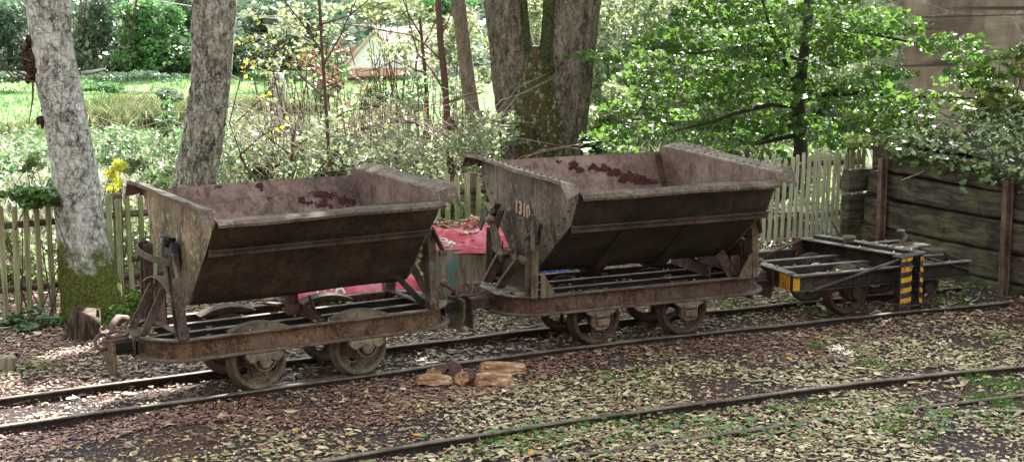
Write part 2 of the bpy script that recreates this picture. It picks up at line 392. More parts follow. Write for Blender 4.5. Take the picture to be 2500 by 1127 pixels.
# ---- wagon 1 (plain welded skip)
def skip_bin(root, prof, U, ztop, flange, lipout, lipz, mo, mi, me_, nseg=18, foot=.0, sag=.009, rimm=None):
    """trough: side sheets with rounded bottom, end plates, rims. prof: near half [(v,z)...] rim -> bottom centre"""
    full = prof + [(-v, z) for v, z in prof[::-1][1:]]
    mb = MB(); us = np.linspace(-U, U, nseg + 1)
    rows = [[(u, v + sag * math.sin(u * 5 + i), z + sag * .6 * math.sin(u * 4 + 2 * i)) for u in us] for i, (v, z) in enumerate(full)]
    mb.sheet(rows)
    b = mb.build('bin', mo, root, recalc=False, solid=.012, soff=-1, mat2=mi)
    b.data.flip_normals()
    vr, zr = prof[0]
    for s in (-1, 1):
        eb = MB()
        top = [(-(abs(vr) - .025), ztop), ((abs(vr) - .025), ztop)]
        poly = full + top[::-1]
        vs = [(s * (U - .0), v, z) for v, z in poly]
        # fan from centre for a clean fill
        c = (s * U, 0, (zr + ztop) / 2 - .12)
        n = len(vs)
        fs = [(n, i, (i + 1) % n) for i in range(n)]
        eb.add(vs + [c], fs)
        e = eb.build('end_plate', me_, b, solid=.012, soff=0, mat2=mi)
        for p in e.data.polygons:      # outward normals so that material 2 is the inner face
            pass
        if e.data.polygons[0].normal.x * s < 0: e.data.flip_normals()
        e.modifiers['solid'].offset = -1
        # flared rim of the end plate with clipped corners
        vo = abs(vr) + lipout * .15
        fb = MB()
        inn = [(s * U, -(abs(vr) + .004), zr), (s * U, -(abs(vr) - .025), ztop), (s * U, (abs(vr) - .025), ztop), (s * U, abs(vr) + .004, zr)]
        o = U + flange
        outp = [(s * (o - .01), -(abs(vr) + lipout), lipz), (s * o, -(abs(vr) - .010), ztop + .03), (s * o, (abs(vr) - .010), ztop + .03), (s * (o - .01), abs(vr) + lipout, lipz)]
        rows = []
        for k in range(3):
            A, B = inn[k], outp[k]; A2, B2 = inn[k + 1], outp[k + 1]
            nn = 10 if k == 1 else 3
            for t in np.linspace(0, 1, nn + 1)[(0 if k == 0 else 1):]:
                a_ = Vector(A).lerp(Vector(A2), t); b_ = Vector(B).lerp(Vector(B2), t)
                w_ = .007 * math.sin(9 * t + k) + .003 * math.sin(23 * t)
                rows.append([tuple(a_), tuple(a_.lerp(b_, .5) + Vector((0, 0, -.004 + w_))), tuple(b_ + Vector((0, 0, w_))), tuple(b_ + Vector((-s * .002, 0, w_ - .022)))])
        fb.sheet(rows); fb.build('end_rim', rimm or M['lip'], b, solid=.008)
    for sd in (-1, 1):
        lb = MB()
        lb.sheet([[(u, sd * (abs(vr)), zr + .002 + .004 * math.sin(u * 7)) for u in np.linspace(-U, U, 13)],
                  [(u, sd * (abs(vr) + lipout * .7), (zr * .4 + lipz * .6) + .004 + .004 * math.sin(u * 7)) for u in np.linspace(-U, U, 13)],
                  [(u, sd * (abs(vr) + lipout), lipz + .0035 * math.sin(u * 6 + 1) + .0015 * math.sin(u * 17)) for u in np.linspace(-U, U, 13)],
                  [(u, sd * (abs(vr) + lipout - .003), lipz - .016 + .0035 * math.sin(u * 6 + 1) + .0015 * math.sin(u * 17)) for u in np.linspace(-U, U, 13)]])
        lb.build('side_rim', M['lip'], b, solid=.008)
    return b

def angle_strip(mb, sd, v, z, u0, u1, w=.05, h=.045):
    mb.box(((u0 + u1) / 2, sd * (abs(v) + w / 2), z), (u1 - u0, w, .008))
    mb.box(((u0 + u1) / 2, sd * (abs(v) + .006), z - h / 2), (u1 - u0, .008, h))

W1 = empty('tipping_wagon', (-1.5185, 11.3639, 0), .5297)
tag(W1, 'rusty tipping skip wagon at the left with plain welded bin, standing beside the mossy birch', 'mine wagon', 'V-shaped tipping wagons on the rails')
fr1 = wagon_frame(W1, M['frame1'])
for u in (-.3725, .3725):
    for sd in (-1, 1): wheel(W1, u, sd, .195, M['wheel1'])
    MB().tube([(u, -.40, .195), (u, .40, .195)], .024, 12).build('axle', M['inner'], W1)
for u in (-.3725, .3725):
    for sd in (-1, 1):
        mb = MB()
        mb.prism([(-.13, 0), (.13, 0), (.13, -.03), (.095, -.065), (.045, -.05), (-.045, -.05), (-.095, -.065), (-.13, -.03)], (u, sd * .395, .272), (1, 0, 0), (0, 0, 1), (0, 1, 0), .05)
        ab = mb.build('axle_bracket', M['cast1'], W1, bevel=.006)
        s2 = MB()
        pts = [(u + .072 * math.cos(a), sd * .405, .222 + .072 * math.sin(a) * .95) for a in np.linspace(math.pi * 1.02, math.pi * 1.98, 13)]
        for p, q in zip(pts, pts[1:]): s2.bar(p, q, .009, .03, (0, sd, 0), .003)
        s2.build('strap', M['cast1'], ab)
        MB().lathe([(-.08, .040), (.035, .040), (.045, .034), (.045, 0)], (u, sd * .395, .21), (0, sd, 0), 9, False).build('axle_end', M['cast'], ab, bevel=.003)
for u in (-.37, .37):
    for sd in (-1, 1):
        mb = MB(); n = 14
        rows = []
        for i in range(n + 1):
            a = -1 + 2 * i / n; zz = .414 + .050 * (1 - a * a)
            rows.append([(u + .225 * a, sd * .350, .413), (u + .222 * a, sd * .345, zz - .012), (u + .215 * a, sd * .33, zz), (u + .205 * a, sd * .235, zz - .006), (u + .205 * a, sd * .232, .413)])
        mb.sheet(rows); mb.build('wheel_guard', M['stand2'], W1)
prof1 = [(-.70, 1.235), (-.62, 1.12), (-.54, 1.02), (-.395, .85), (-.27, .70), (-.19, .615), (-.10, .575), (0, .565)]
b1 = skip_bin(W1, prof1, .80, 1.295, .11, .072, 1.213, M['steel1'], M['in1'], M['end1'])
mb = MB(); angle_strip(mb, -1, .545, 1.02, -.79, .80); mb.build('stiffener', M['stiff'], b1, bevel=.002)
mb = MB(); angle_strip(mb, 1, .545, 1.02, -.79, .80); mb.build('stiffener', M['stiff'], b1, bevel=.002)

def channel(mb, a, b, wd, dp, out, t=.010):
    """channel bar from a to b, web width wd across y, flanges pointing along 'out'"""
    a, b = Vector(a), Vector(b); o = Vector(out).normalized()
    d = (b - a).normalized(); s = d.cross(o).normalized()
    mb.bar(a, b, wd, t, o)
    for k in (-1, 1):
        mb.bar(a + s * k * (wd / 2 - t / 2) + o * dp / 2, b + s * k * (wd / 2 - t / 2) + o * dp / 2, t, dp, o)

def stand1(s):
    e = MB(); e.bar((s * .90, -.33, .43), (s * .90, .33, .43), .05, .012)
    st = e.build('end_stand', M['stand1'], W1, bevel=.002)
    for k in (-1, 1):
        e = MB(); channel(e, (s * .885, k * .345, .414), (s * .905, k * .255, .96), .085, .060, (s, 0, 0))
        wb_ = MB(); wb_.bar((s * .8915, k * .333, .50), (s * .911, k * .256, .945), .062, .006, (s, 0, 0)); wb_.build('leg_web_shade', M['bluegrey'], st)  # dark plate over the web: bluish paint with the channel's shade in its colour
        e.box((s * .90, k * .345, .45), (.05, .075, .075)); e.build('leg', M['stand1'], st, bevel=.002)
    g = MB()   # lower panel and curved yoke between the legs
    g.bar((.66, -.18, .70), (.88, -.28, .43), .04, .012, (0, 1, 0)) if s > 0 else g.prism([(.05, .41), (.30, .41), (.27, .72), (.08, .70)], (s * .875, 0, 0), (0, 1, 0), (0, 0, 1), (1, 0, 0), .01)
    g.build('stand_panel', M['maroon'] if s < 0 else M['inner'], st)
    y = MB()
    pts = [(s * .935, v, .71 + .055 * (1 - (v / .24) ** 2)) for v in np.linspace(-.25, .27, 12)]
    for p, q in zip(pts, pts[1:]): y.bar(p, q, .055, .010, (0, 0, 1), .004)
    y.prism([(-.26, .60), (-.20, .60), (-.16, .74), (-.24, .80)], (s * .925, 0, 0), (0, 1, 0), (0, 0, 1), (1, 0, 0), .012)
    y.build('yoke', M['stand2'], st, bevel=.002)
    h = MB()   # bent guard hoop round the head of the stand
    pts = [(s * (.90 + .13 * math.sin(a)), .34 * math.cos(a) + .02, .925 + .01 * math.cos(a)) for a in np.linspace(.0, math.pi * .93, 14)]
    for p, q in zip(pts, pts[1:]): h.bar(p, q, .012, .040, (0, 0, 1), .004)
    h.build('guard_hoop', M['stand1'], st)
    for k in (-1, 1):
        bb = MB(); bb.bar((s * .945, k * .11 + .0, .705), (s * 1.105, k * .12 - .02, .415), .052, .014, (0, 1, 0))
        bb.build('brace', M['stand1'], st, bevel=.002)
    for k in (-1, 1):   # catch plates hanging outside the legs
        c = MB(); c.bar((s * .94, k * .29, .97), (s * .955, k * .43, .83), .05, .012, (s, 0, 0)); c.box((s * .955, k * .43, .82), (.06, .02, .04))
        c.build('catch', M['stand1'], st, bevel=.003)
    return st
for s in (-1, 1):
    st = stand1(s)
    pv = MB()
    pv.prism([(-.10, 1.0), (.10, 1.0), (.105, .87), (.06, .79), (0, .765), (-.06, .79), (-.105, .87)], (s * .845, .03, 0), (0, 1, 0), (0, 0, 1), (1, 0, 0), .05)
    pv.build('pivot_bracket', M['bluegrey'], b1, bevel=.006)
    q = MB(); q.ball((s * .875, .0, .99), .03, 8, 6); q.tube([(s * .82, .0, 1.0), (s * .90, .0, 1.02)], .018, 8); q.tube([(s * .88, -.08, 1.02), (s * .88, .08, 1.02)], .012, 8)
    q.build('pivot_pin', M['inner'], b1)
# centre pedestal and tie plate across the frame
mb = MB()
mb.box((.0, 0, .46), (.085, .07, .10)); mb.box((0, 0, .565), (.07, .07, .16))
mb.prism([(-.34, .0), (.34, .0), (.34, .03), (.16, .07), (-.16, .07), (-.34, .03)], (.06, 0, .416), (0, 1, 0), (0, 0, 1), (1, 0, 0), .012)
mb.bar((.06, -.34, .425), (.06, .34, .425), .07, .01); mb.bar((-.05, .05, .47), (-.05, .34, .43), .05, .02)
mb.prism([(-.34, 0), (-.20, 0), (-.14, .09), (-.06, .13), (-.10, .05)], (.10, 0, .42), (0, 1, 0), (0, 0, 1), (1, 0, 0), .012)
mb.build('centre_pedestal', M['maroon'], W1, bevel=.003)
for s in (-1, 1): buffer(W1, s, M['frame1'] if s < 0 else M['wheel1'], M['inner'])
for s in (-1, 1):
    mb = MB(); mb.box((s * 1.07, 0, .4175), (.15, .24, .008)); mb.bar((s * 1.145, -.07, .42), (s * 1.15, -.07, .27), .05, .01, (1, 0, 0)); mb.bar((s * 1.145, .07, .42), (s * 1.15, .07, .27), .05, .01, (1, 0, 0))
    mb.build('shackle_plate', M['stand1'], W1, bevel=.002)
mb = MB()   # coupling chain on the left end
mb.torus((-1.325, .02, .372), (1, .25, .0), (.0, .45, 1), .055, .05, .0125)
mb.torus((-1.255, -.02, .392), (1, -.1, .03), (.1, 1, 0), .075, .036, .012)
mb.torus((-1.235, -.005, .418), (1, .2, 0), (-.2, 1, .35), .07, .036, .011)
mb.build('coupling_chain', M['chain'], W1)
mb = MB(); mb.tube([(-1.235, .10, .41), (-1.22, .14, .45), (-1.16, .20, .475), (-1.08, .26, .455)], [.018, .024, .030, .02], 8)
mb.build('coupling_hook', M['chain'], W1)
mb = MB()
for a, b_ in (((.03, .275), (.03, .235)), ((.16, .275), (.16, .24)), ((.20, .27), (.20, .25))): mb.tube([(a[0], -.30, a[1]), (b_[0], -.30, b_[1])], .010, 6)
mb.build('bolts', M['cast1'], W1)

# ---- wagon 2 (riveted skip, 1310)
W2 = empty('tipping_wagon', (.8385, 12.6105, 0), .4177)
tag(W2, 'riveted tipping skip wagon numbered 1310, the larger middle vehicle in front of the twin trunk', 'mine wagon', 'V-shaped tipping wagons on the rails')
fr2 = wagon_frame(W2, M['frame2'])
for u in (-.3725, .3725):
    for sd in (-1, 1): wheel(W2, u, sd, .195, M['wheel2'], True)
    MB().tube([(u, -.40, .195), (u, .40, .195)], .024, 12).build('axle', M['inner'], W2)
    for sd in (-1, 1):
        mb = MB()
        mb.prism([(-.12, 0), (.12, 0), (.12, -.02), (.07, -.045), (.07, -.12), (.04, -.15), (-.04, -.15), (-.07, -.12), (-.07, -.045), (-.12, -.02)], (u, sd * .375, .272), (1, 0, 0), (0, 0, 1), (0, 1, 0), .05)
        ab = mb.build('axle_box', M['cast'], W2, bevel=.008)
        MB().box((u, sd * .41, .235), (.12, .03, .03)).box((u, sd * .415, .185), (.10, .03, .055)).build('axle_box_cover', M['cast'], ab, bevel=.01)
prof2 = [(-.87, 1.235), (-.81, 1.10), (-.75, .99), (-.50, .80), (-.30, .645), (-.20, .575), (-.11, .54), (0, .53)]
b2 = skip_bin(W2, prof2, .80, 1.285, .135, .075, 1.205, M['steel2'], M['in2'], M['end2'], sag=.006, rimm=M['lip2'])
for sd in (-1, 1):
    mb = MB(); angle_strip(mb, sd, .755, .985, -.80, .80, .055, .05); mb.build('stiffener', M['stiff'], b2, bevel=.002)
for u in (-.30, .23):   # hoop ribs under the trough
    mb = MB()
    pr = [(-.70, .945), (-.50, .785), (-.30, .625), (-.20, .535), (-.10, .495), (0, .485)]
    pr = pr + [(-v, z) for v, z in pr[::-1][1:]]
    mb.sheet([[(u - .05, v, z + .04), (u - .045, v, z), (u + .045, v, z), (u + .05, v, z + .04)] for v, z in pr])
    mb.build('rib', M['steel2'], b2)
def rivets(mb, pts, r=.008, ax=(0, 0, 1)):
    for p in pts: mb.lathe([(-.001, r), (r * .45, r * .85), (r * .75, r * .4), (r * .8, 0)], p, ax, 7)
mb = MB()
for s in (-1, 1):
    for v in np.linspace(-.78, .78, 17): rivets(mb, [(s * .905, v, 1.3185), (s * .845, v + .04, 1.297)] if abs(v) < .75 else [(s * .905, v, 1.3185)], .0095)
    for (du, v, z) in ((.84, -.845, 1.243), (.88, -.875, 1.236), (.83, -.90, 1.222), (.87, -.925, 1.213)): rivets(mb, [(s * du, v, z + .003), (s * du, -v, z + .003)], .009, (0, -.3, 1))
for u in np.linspace(-.72, .72, 15): rivets(mb, [(u, .868, 1.215)], .008, (0, -1, .5))
for s in (-1, 1):
    for i in range(9):      # down the slanting edge of the end plates
        t = i / 8; v = -.83 + .62 * t; z = 1.13 - .50 * t
        rivets(mb, [(s * .8065, v + .035, z + .02), (s * .8065, -v - .035, z + .02)], .0085, (s, 0, 0))
mb.build('rivets', M['stiff'], b2)
mb = MB()   # riveted seam strap inside at the right-hand end
for (v0, z0, v1, z1) in ((.862, 1.22, .74, .99), (.74, .99, .30, .655)):
    mb.bar((.76, v0 - .012, z0), (.76, v1 - .012, z1), .055, .008, (0, -.6, .8)); 
    for t in np.linspace(.06, .94, 6): rivets(mb, [(.757, v0 + (v1 - v0) * t - .017, z0 + (z1 - z0) * t + .003)], .008, (0, -.6, .8))
mb.build('corner_strap', M['maroon'], b2)
for s in (-1, 1):
    mb = MB()
    mb.prism([(-.26, .93), (.36, .93), (.30, .80), (.12, .585), (.02, .555), (-.10, .60), (-.20, .74)], (s * .815, 0, 0), (0, 1, 0), (0, 0, 1), (1, 0, 0), .008)
    p = mb.build('pivot_plate', M['end2'], b2)
    rv = MB(); rivets(rv, [(s * .82, v, z) for v, z in ((-.22, .90), (-.08, .90), (.06, .90), (.20, .90), (.31, .89), (-.18, .78), (.26, .78), (-.04, .64), (.10, .64))], .010, (s, 0, 0)); rv.build('rivets', M['stiff'], p)
    st = MB(); st.bar((s * .90, -.36, .43), (s * .90, .36, .43), .05, .012)
    sd2 = st.build('end_stand', M['stand2'], W2, bevel=.003)
    for k in (-1, 1):   # channel legs: near-vertical, hooked over at the head
        st = MB()
        channel(st, (s * .905, k * .37, .414), (s * .895, k * .365, .80), .11, .05, (s, 0, 0))
        channel(st, (s * .895, k * .365, .80), (s * .875, k * .27, .98), .09, .05, (s, 0, 0))
        st.prism([(0, 0), (.13, 0), (.02, .19), (0, .19)], (s * .885, k * .435, .414), (-s, 0, 0), (0, 0, 1), (0, 1, 0), .01)
        st.build('leg', M['stand2'], sd2, bevel=.003)
    pn = MB(); pn.prism([(-.34, .414), (.34, .414), (.32, .66), (-.32, .66)], (s * .865, 0, 0), (0, 1, 0), (0, 0, 1), (1, 0, 0), .01)
    pn.build('stand_panel', M['maroon'], sd2)
    cb = MB(); cb.box((s * .925, .0, .66), (.03, .66, .055)); cb.box((s * .945, .0, .665), (.02, .60, .015))
    for v in (-.13, .17): cb.prism([(-.035, 0), (.035, 0), (.025, .11), (0, .15), (-.02, .11)], (s * .955, v, .65), (0, 1, 0), (0, 0, 1), (1, 0, 0), .025)
    cb.build('cross_bar', M['stand2'], sd2, bevel=.004)
    la = MB(); la.bar((s * .95, .27, .86), (s * .97, .11, .655), .075, .014, (s, 0, 0)); la.bar((s * .962, .235, .86), (s * .978, .08, .66), .012, .02, (s, 0, 0)); la.bar((s * .962, .30, .855), (s * .978, .145, .655), .012, .02, (s, 0, 0))
    la.build('locking_lever', M['cast'], sd2, bevel=.002)
    lj = MB(); lj.tube([(s * .95, .22, .88), (s * .955, .29, .885), (s * .95, .36, .87)], [.022, .028, .03], 10); lj.ball((s * .97, .06, .645), .045, 10, 7, (.6, .8, 1.2)); lj.tube([(s * .97, .10, .66), (s * .985, .0, .665), (s * .96, -.07, .70)], [.02, .018, .012], 8)
    lj.build('lever_joint', M['chain'], sd2); lj = MB(); lj.ball((s * .95, -.10, .80), .024, 8, 6); lj.tube([(s * .95, .28, .95), (s * .95, .33, .94)], .02, 8); lj.ball((s * .95, -.14, .775), .02, 8, 6)
    lj.tube([(s * .95, -.13, .70), (s * .95, -.14, .79)], [.03, .018], 8)
    lj.build('catch_pin', M['chain'], sd2)
    fl = MB(); fl.bar((s * .935, .43, .94), (s * .955, .53, .78), .07, .012, (s, 0, 0)); fl.build('catch', M['stand1'], sd2, bevel=.003); fl = MB(); fl.bar((s * .935, -.40, .97), (s * .95, -.44, .76), .06, .012, (s, 0, 0)); fl.build('catch', M['stand1'], sd2, bevel=.003); fl = MB(); fl.bar((s * .945, .12, .60), (s * .95, .10, .75), .012, .012)
    fl.build('tie_rod', M['stand1'], sd2); fl = MB()
    fl.bar((s * .93, -.33, .99), (s * .935, -.37, .90), .03, .03, (s, 0, 0)); fl.bar((s * .93, -.36, .88), (s * .94, -.28, .82), .02, .02, (s, 0, 0))
    fl.build('catch', M['stand1'], sd2, bevel=.003)
    for v0, v1 in ((.155, .215), (-.155, -.02)):
        br = MB(); channel(br, (s * .945, v0, .64), (s * 1.04, v1, .425), .066, .030, (0, -1, 0), .008); br.build('brace', M['stand1'], sd2, bevel=.002)
    gp = MB(); gp.prism([(-.30, -.08), (.12, -.08), (.12, .02), (-.30, .02)], (s * .98, 0, .4195), (0, 1, 0), (s, 0, 0), (0, 0, 1), .006)
    gp.box((s * 1.075, .02, .4195), (.11, .46, .006)); gp.build('deck_plate', M['dusty'], sd2)
# right-hand stand: gusset and inner angle plate visible under the bin
mb = MB(); mb.prism([(0, 0), (.22, 0), (.06, .16), (0, .16)], (.78, -.30, .416), (1, 0, 0), (0, 0, 1), (0, 1, 0), .01); mb.bar((.70, -.26, .60), (.80, -.30, .42), .09, .012, (0, -1, .2))
mb.prism([(-.30, .42), (.30, .42), (.30, .56), (-.30, .50)], (.60, 0, 0), (0, 1, 0), (0, 0, 1), (1, 0, 0), .01)
mb.build('stand_gusset', M['frame2'], W2, bevel=.002)
for s in (-1, 1): buffer(W2, s, M['frame2'], M['frame2'])
mb = MB()
mb.torus((-1.235, -.02, .40), (1, .1, .05), (-.1, 1, 0), .085, .036, .0115)
mb.torus((-1.335, .01, .395), (1, 0, .06), (0, 1, .15), .085, .036, .0115)
mb.torus((-1.31, .00, .425), (1, .3, .1), (.3, .3, 1), .055, .045, .0115)
mb.build('coupling_chain', M['chain'], W2)
mb = MB(); mb.tube([(-1.36, .02, .40), (-1.38, .03, .44), (-1.43, .04, .475)], [.026, .02, .018], 8); mb.ball((-1.445, .045, .485), .03, 9, 7); mb.build('coupling_hook', M['chain'], W2); mb = MB(); mb.tube([(-1.205, .01, .39), (-1.195, .01, .46)], [.026, .016], 8); mb.ball((-1.195, .01, .468), .034, 10, 6, (1, 1, .45))
mb.build('coupling_pin', M['chain'], W2)
mb = MB(); mb.bar((1.07, -.15, .275), (1.07, -.15, .18), .022, .022); mb.bar((1.07, .02, .275), (1.07, .02, .18), .022, .022); mb.bar((1.07, -.15, .19), (1.07, .02, .19), .02, .02)
mb.build('coupling_stirrup', M['chain'], W2); mb = MB(); mb.ball((1.22, .0, .45), .042, 10, 6, (1.1, 1, .5)); mb.tube([(1.22, 0, .36), (1.22, 0, .45)], .02, 8); mb.build('coupling_pin', M['chain'], W2)

def text_mesh(name, s, size, mat, parent, loc, X, Y, off=.0, spacing=1.0, ext=.0008, shear=0):
    cu = bpy.data.curves.new(name, 'FONT'); cu.body = s; cu.size = size; cu.extrude = ext; cu.align_x = 'CENTER'; cu.align_y = 'CENTER'; cu.space_character = spacing; cu.offset = off; cu.shear = shear
    tmp = bpy.data.objects.new('tmp', cu); COL.objects.link(tmp); bpy.context.view_layer.update()
    me = bpy.data.meshes.new_from_object(tmp.evaluated_get(bpy.context.evaluated_depsgraph_get())); bpy.data.objects.remove(tmp)
    me.name = name; me.materials.clear(); me.materials.append(mat)
    X, Y = Vector(X).normalized(), Vector(Y).normalized(); Z = X.cross(Y)
    Mx = Matrix.Translation(loc) @ Matrix((X, Y, Z)).transposed().to_4x4()
    me.transform(Mx); return link(name, me, parent)
text_mesh('number', '1310', .140, M['cream'], b2, (-.8145, .045, .985), (0, -1, -.06), (0, -.04, 1), .0025, 1.0)

# ---- low bogie at the right end of the track
W3 = empty('flat_bogie', (2.9, 13.60, 0), .39)
tag(W3, 'low black bogie with yellow and black striped end post beside the sleeper wall', 'bogie wagon')
mb = MB()
for v in (-.46, .46):
    o_ = 1 if v > 0 else -1
    mb.box((-.15, v - o_ * .0, .325), (1.68, .010, .12)); mb.box((-.15, v + o_ * .03, .385), (1.68, .07, .010)); mb.box((-.15, v + o_ * .03, .27), (1.68, .07, .010))
for v in (-.16, .14): mb.box((-.15, v, .36), (1.62, .05, .05))
mb.box((-.985, 0, .325), (.014, .92, .12)); mb.box((.685, .0, .325), (.014, .92, .12)); mb.box((-.95, 0, .387), (.09, .92, .008)); mb.box((-.2, 0, .33), (.12, .88, .08)); mb.box((.35, 0, .33), (.12, .88, .08))
w3f = mb.build('frame', M['dark'], W3, bevel=.003)
mb = MB()
for v in (-.487, .487): mb.box((-.15, v, .3925), (1.66, .05, .004))
for v in (-.16, .14): mb.box((-.15, v, .3875), (1.60, .045, .004))
mb.box((-.95, 0, .393), (.085, .80, .004)); mb.build('flange_top', M['dusty'], w3f)
mb = MB(); mb.box((-.995, -.38, .325), (.006, .15, .115)); mb.box((-.995, .33, .325), (.006, .16, .10)); mb.box((-.96, -.497, .325), (.06, .006, .115))
mb.build('yellow_panel', M['yellow'], w3f)
for u in (-.36, .32):
    for sd in (-1, 1): wheel(W3, u, sd, .19, M['wheel2'], True)
    MB().tube([(u, -.44, .19), (u, .44, .19)], .024, 12).build('axle', M['inner'], W3)
    for sd in (-1, 1):
        mb = MB(); mb.box((u, sd * .40, .20), (.13, .06, .12)); mb.lathe([(-.02, .055), (.05, .052), (.06, .04), (.06, 0)], (u, sd * .40, .19), (0, sd, 0), 10, False)
        mb.build('axle_box', M['dark'], W3, bevel=.008)
B3 = Matrix.Rotation(.34, 3, 'Z')
def bl(u, v, z): p = B3 @ Vector((u - .12, v, z)); return (p.x, p.y, p.z)
bol = MB()
bol.bar(bl(0, -.52, .4), bl(0, .56, .4), .012, .145, (0, 0, 1)); 
for du in (0, .16): bol.bar(bl(du, -.52, .405), bl(du, .56, .405), .012, .15, (0, 0, 1)); bol.bar(bl(du - (.03 if du == 0 else -.03), -.52, .478), bl(du - (.03 if du == 0 else -.03), .56, .478), .075, .010)
bo = bol.build('bolster', M['dark'], W3, bevel=.003)
mb = MB()
for du in (-.03, .19): mb.bar(bl(du, -.52, .485), bl(du, .56, .485), .07, .004)
mb.build('flange_top', M['dusty'], bo)
mb = MB(); mb.bar(bl(-.06, .56, .30), bl(-.06, .56, .49), .07, .05, (0, 1, 0)); mb.bar(bl(.22, .56, .30), bl(.22, .56, .49), .07, .05, (0, 1, 0)); mb.build('far_post', M['maroon'], bo)
mb = MB(); mb.box(bl(-.095, .55, .46), (.004, .04, .04)); mb.box(bl(-.095, .55, .36), (.004, .04, .03)); mb.build('yellow_mark', M['yellow'], bo)
# striped vertical channel at the near end
ep = MB(); e0, e1 = .085, .495
fd = Vector(bl(0, -1, 0)) - Vector(bl(0, 0, 0))
ep.bar(bl(-.055, -.535, e0), bl(-.055, -.535, e1), .012, .09, fd); ep.bar(bl(.075, -.535, e0 + .02), bl(.075, -.535, e1), .012, .09, fd)
ep.bar(bl(-.128, -.575, e0), bl(-.128, -.575, e1), .146, .012, fd); ep.bar(bl(.075, -.578, e0 + .02), bl(.075, -.578, e1), .045, .010, fd)
ep.bar(bl(-.06, -.54, e0), bl(.09, -.54, e0), .08, .012); ep.bar(bl(-.21, -.54, e1), bl(.10, -.54, e1), .10, .012)
epo = ep.build('end_post', M['black'], bo, bevel=.004)
stp = MB()
def stripe(u0, u1, z, h_, slant):
    stp.add([Vector(bl(u_, -.5835 - .0015 * k, z + dz + (slant if u_ == u1 else 0) + random.uniform(-.002, .002))) for k in (0, 1) for u_, dz in ((u0, -h_), (u1, -h_), (u1, h_), (u0, h_))], [(0, 1, 2, 3), (4, 5, 6, 7), (0, 1, 5, 4), (1, 2, 6, 5), (2, 3, 7, 6), (3, 0, 4, 7)])
for i in range(5):
    z = e0 + .065 + i * .083
    stripe(-.200, -.085, z, .019, -.004); stripe(-.083, -.057, z - .004, .018, .010); stripe(.054, .096, z - .020, .018, -.016)
stp.build('stripes', M['yellow'], epo)
for a_, b_ in ((bl(-.09, -.53, .475), (-.80, -.50, .275)), (bl(-.06, .53, .475), (-.66, .47, .36)), ((.28, -.47, .44), (.72, -.49, .30))):
    mb = MB(); mb.bar(a_, b_, .045, .012, (0, 0, 1)); mb.build('brace', M['wheel2'], W3, bevel=.002)
mb = MB(); mb.lathe([(0, .045), (.10, .045), (.11, .06), (.15, .06), (.15, 0)], (-1.14, 0, .335), (1, 0, 0), 14); mb.tube([(-1.22, 0, .335), (-.98, 0, .335)], .022, 10); mb.ball((-1.08, 0, .44), .035, 9, 6, (1.3, 1, .5)); mb.tube([(-1.08, 0, .36), (-1.08, 0, .44)], .018, 8)
mb.build('coupling', M['dark'], W3)
mb = MB(); mb.box((.5, .1, .42), (.32, .20, .02), Matrix.Rotation(.2, 3, 'Z')); mb.box((.62, -.1, .405), (.18, .14, .03)); mb.build('brake_plate', M['stand1'], W3)
mb = MB(); mb.tube([(.42, .12, .42), (.5, .14, .50), (.47, .15, .53)], .016, 8); mb.ball((.45, .15, .545), .035, 9, 6, (1.2, 1, .4)); mb.build('brake_lever', M['cast'], W3)
mb = MB(); mb.tube([bl(.08, .14, .48), bl(.08, .14, .53)], .045, 12); mb.lathe([(0, .06), (.012, .055), (.015, 0)], bl(.08, .14, .53), (0, 0, 1), 12)
mb.build('pivot_cap', M['stand1'], W3)

# ------------------------------------------------------------------ tracks
def curve_pts(pts, n=10):
    out = []
    P = [Vector((*p, 0)) for p in pts]
    for i in range(len(P) - 1):
        p0, p1, p2, p3 = P[max(i - 1, 0)], P[i], P[i + 1], P[min(i + 2, len(P) - 1)]
        for k in range(n):
            t = k / n
            out.append(.5 * ((2 * p1) + (-p0 + p2) * t + (2 * p0 - 5 * p1 + 4 * p2 - p3) * t * t + (-p0 + 3 * p1 - 3 * p2 + p3) * t ** 3))
    out.append(P[-1]); return out
def rail(cl, off, z, name):
    prof = [(-.0175, 0), (.0175, 0), (.019, -.008), (.016, -.018), (.005, -.022), (.005, -.050), (.030, -.058), (.030, -.065), (-.030, -.065), (-.030, -.058), (-.005, -.050), (-.005, -.022), (-.016, -.018), (-.019, -.008)]
    mb = MB(); m = len(prof); vs = []
    for i, p in enumerate(cl):
        d = (cl[min(i + 1, len(cl) - 1)] - cl[max(i - 1, 0)]).normalized(); nn = Vector((-d.y, d.x, 0))
        for o, h in prof: vs.append(p + nn * (off + o + .002 * math.sin(i * .7)) + Vector((0, 0, z + h + .002 * math.sin(i * .9))))
    fs = [(i * m + j, i * m + (j + 1) % m, (i + 1) * m + (j + 1) % m, (i + 1) * m + j) for i in range(len(cl) - 1) for j in range(m)]
    fs += [tuple(range(m)), tuple(range((len(cl) - 1) * m, len(cl) * m))[::-1]]
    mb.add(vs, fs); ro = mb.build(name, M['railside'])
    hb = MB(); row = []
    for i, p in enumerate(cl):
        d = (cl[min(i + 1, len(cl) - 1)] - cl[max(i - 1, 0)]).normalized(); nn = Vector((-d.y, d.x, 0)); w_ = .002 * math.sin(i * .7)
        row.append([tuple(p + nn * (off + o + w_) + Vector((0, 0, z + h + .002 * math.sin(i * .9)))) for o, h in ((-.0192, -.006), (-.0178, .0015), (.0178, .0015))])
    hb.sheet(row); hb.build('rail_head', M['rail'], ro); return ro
TA = curve_pts([(-8.2, 7.55), (-5.5, 9.12), (-3.26, 10.38), (-1.5185, 11.3639), (-.3, 12.04), (.8385, 12.6105), (1.9, 13.06), (2.9, 13.50), (4.0, 13.93)])
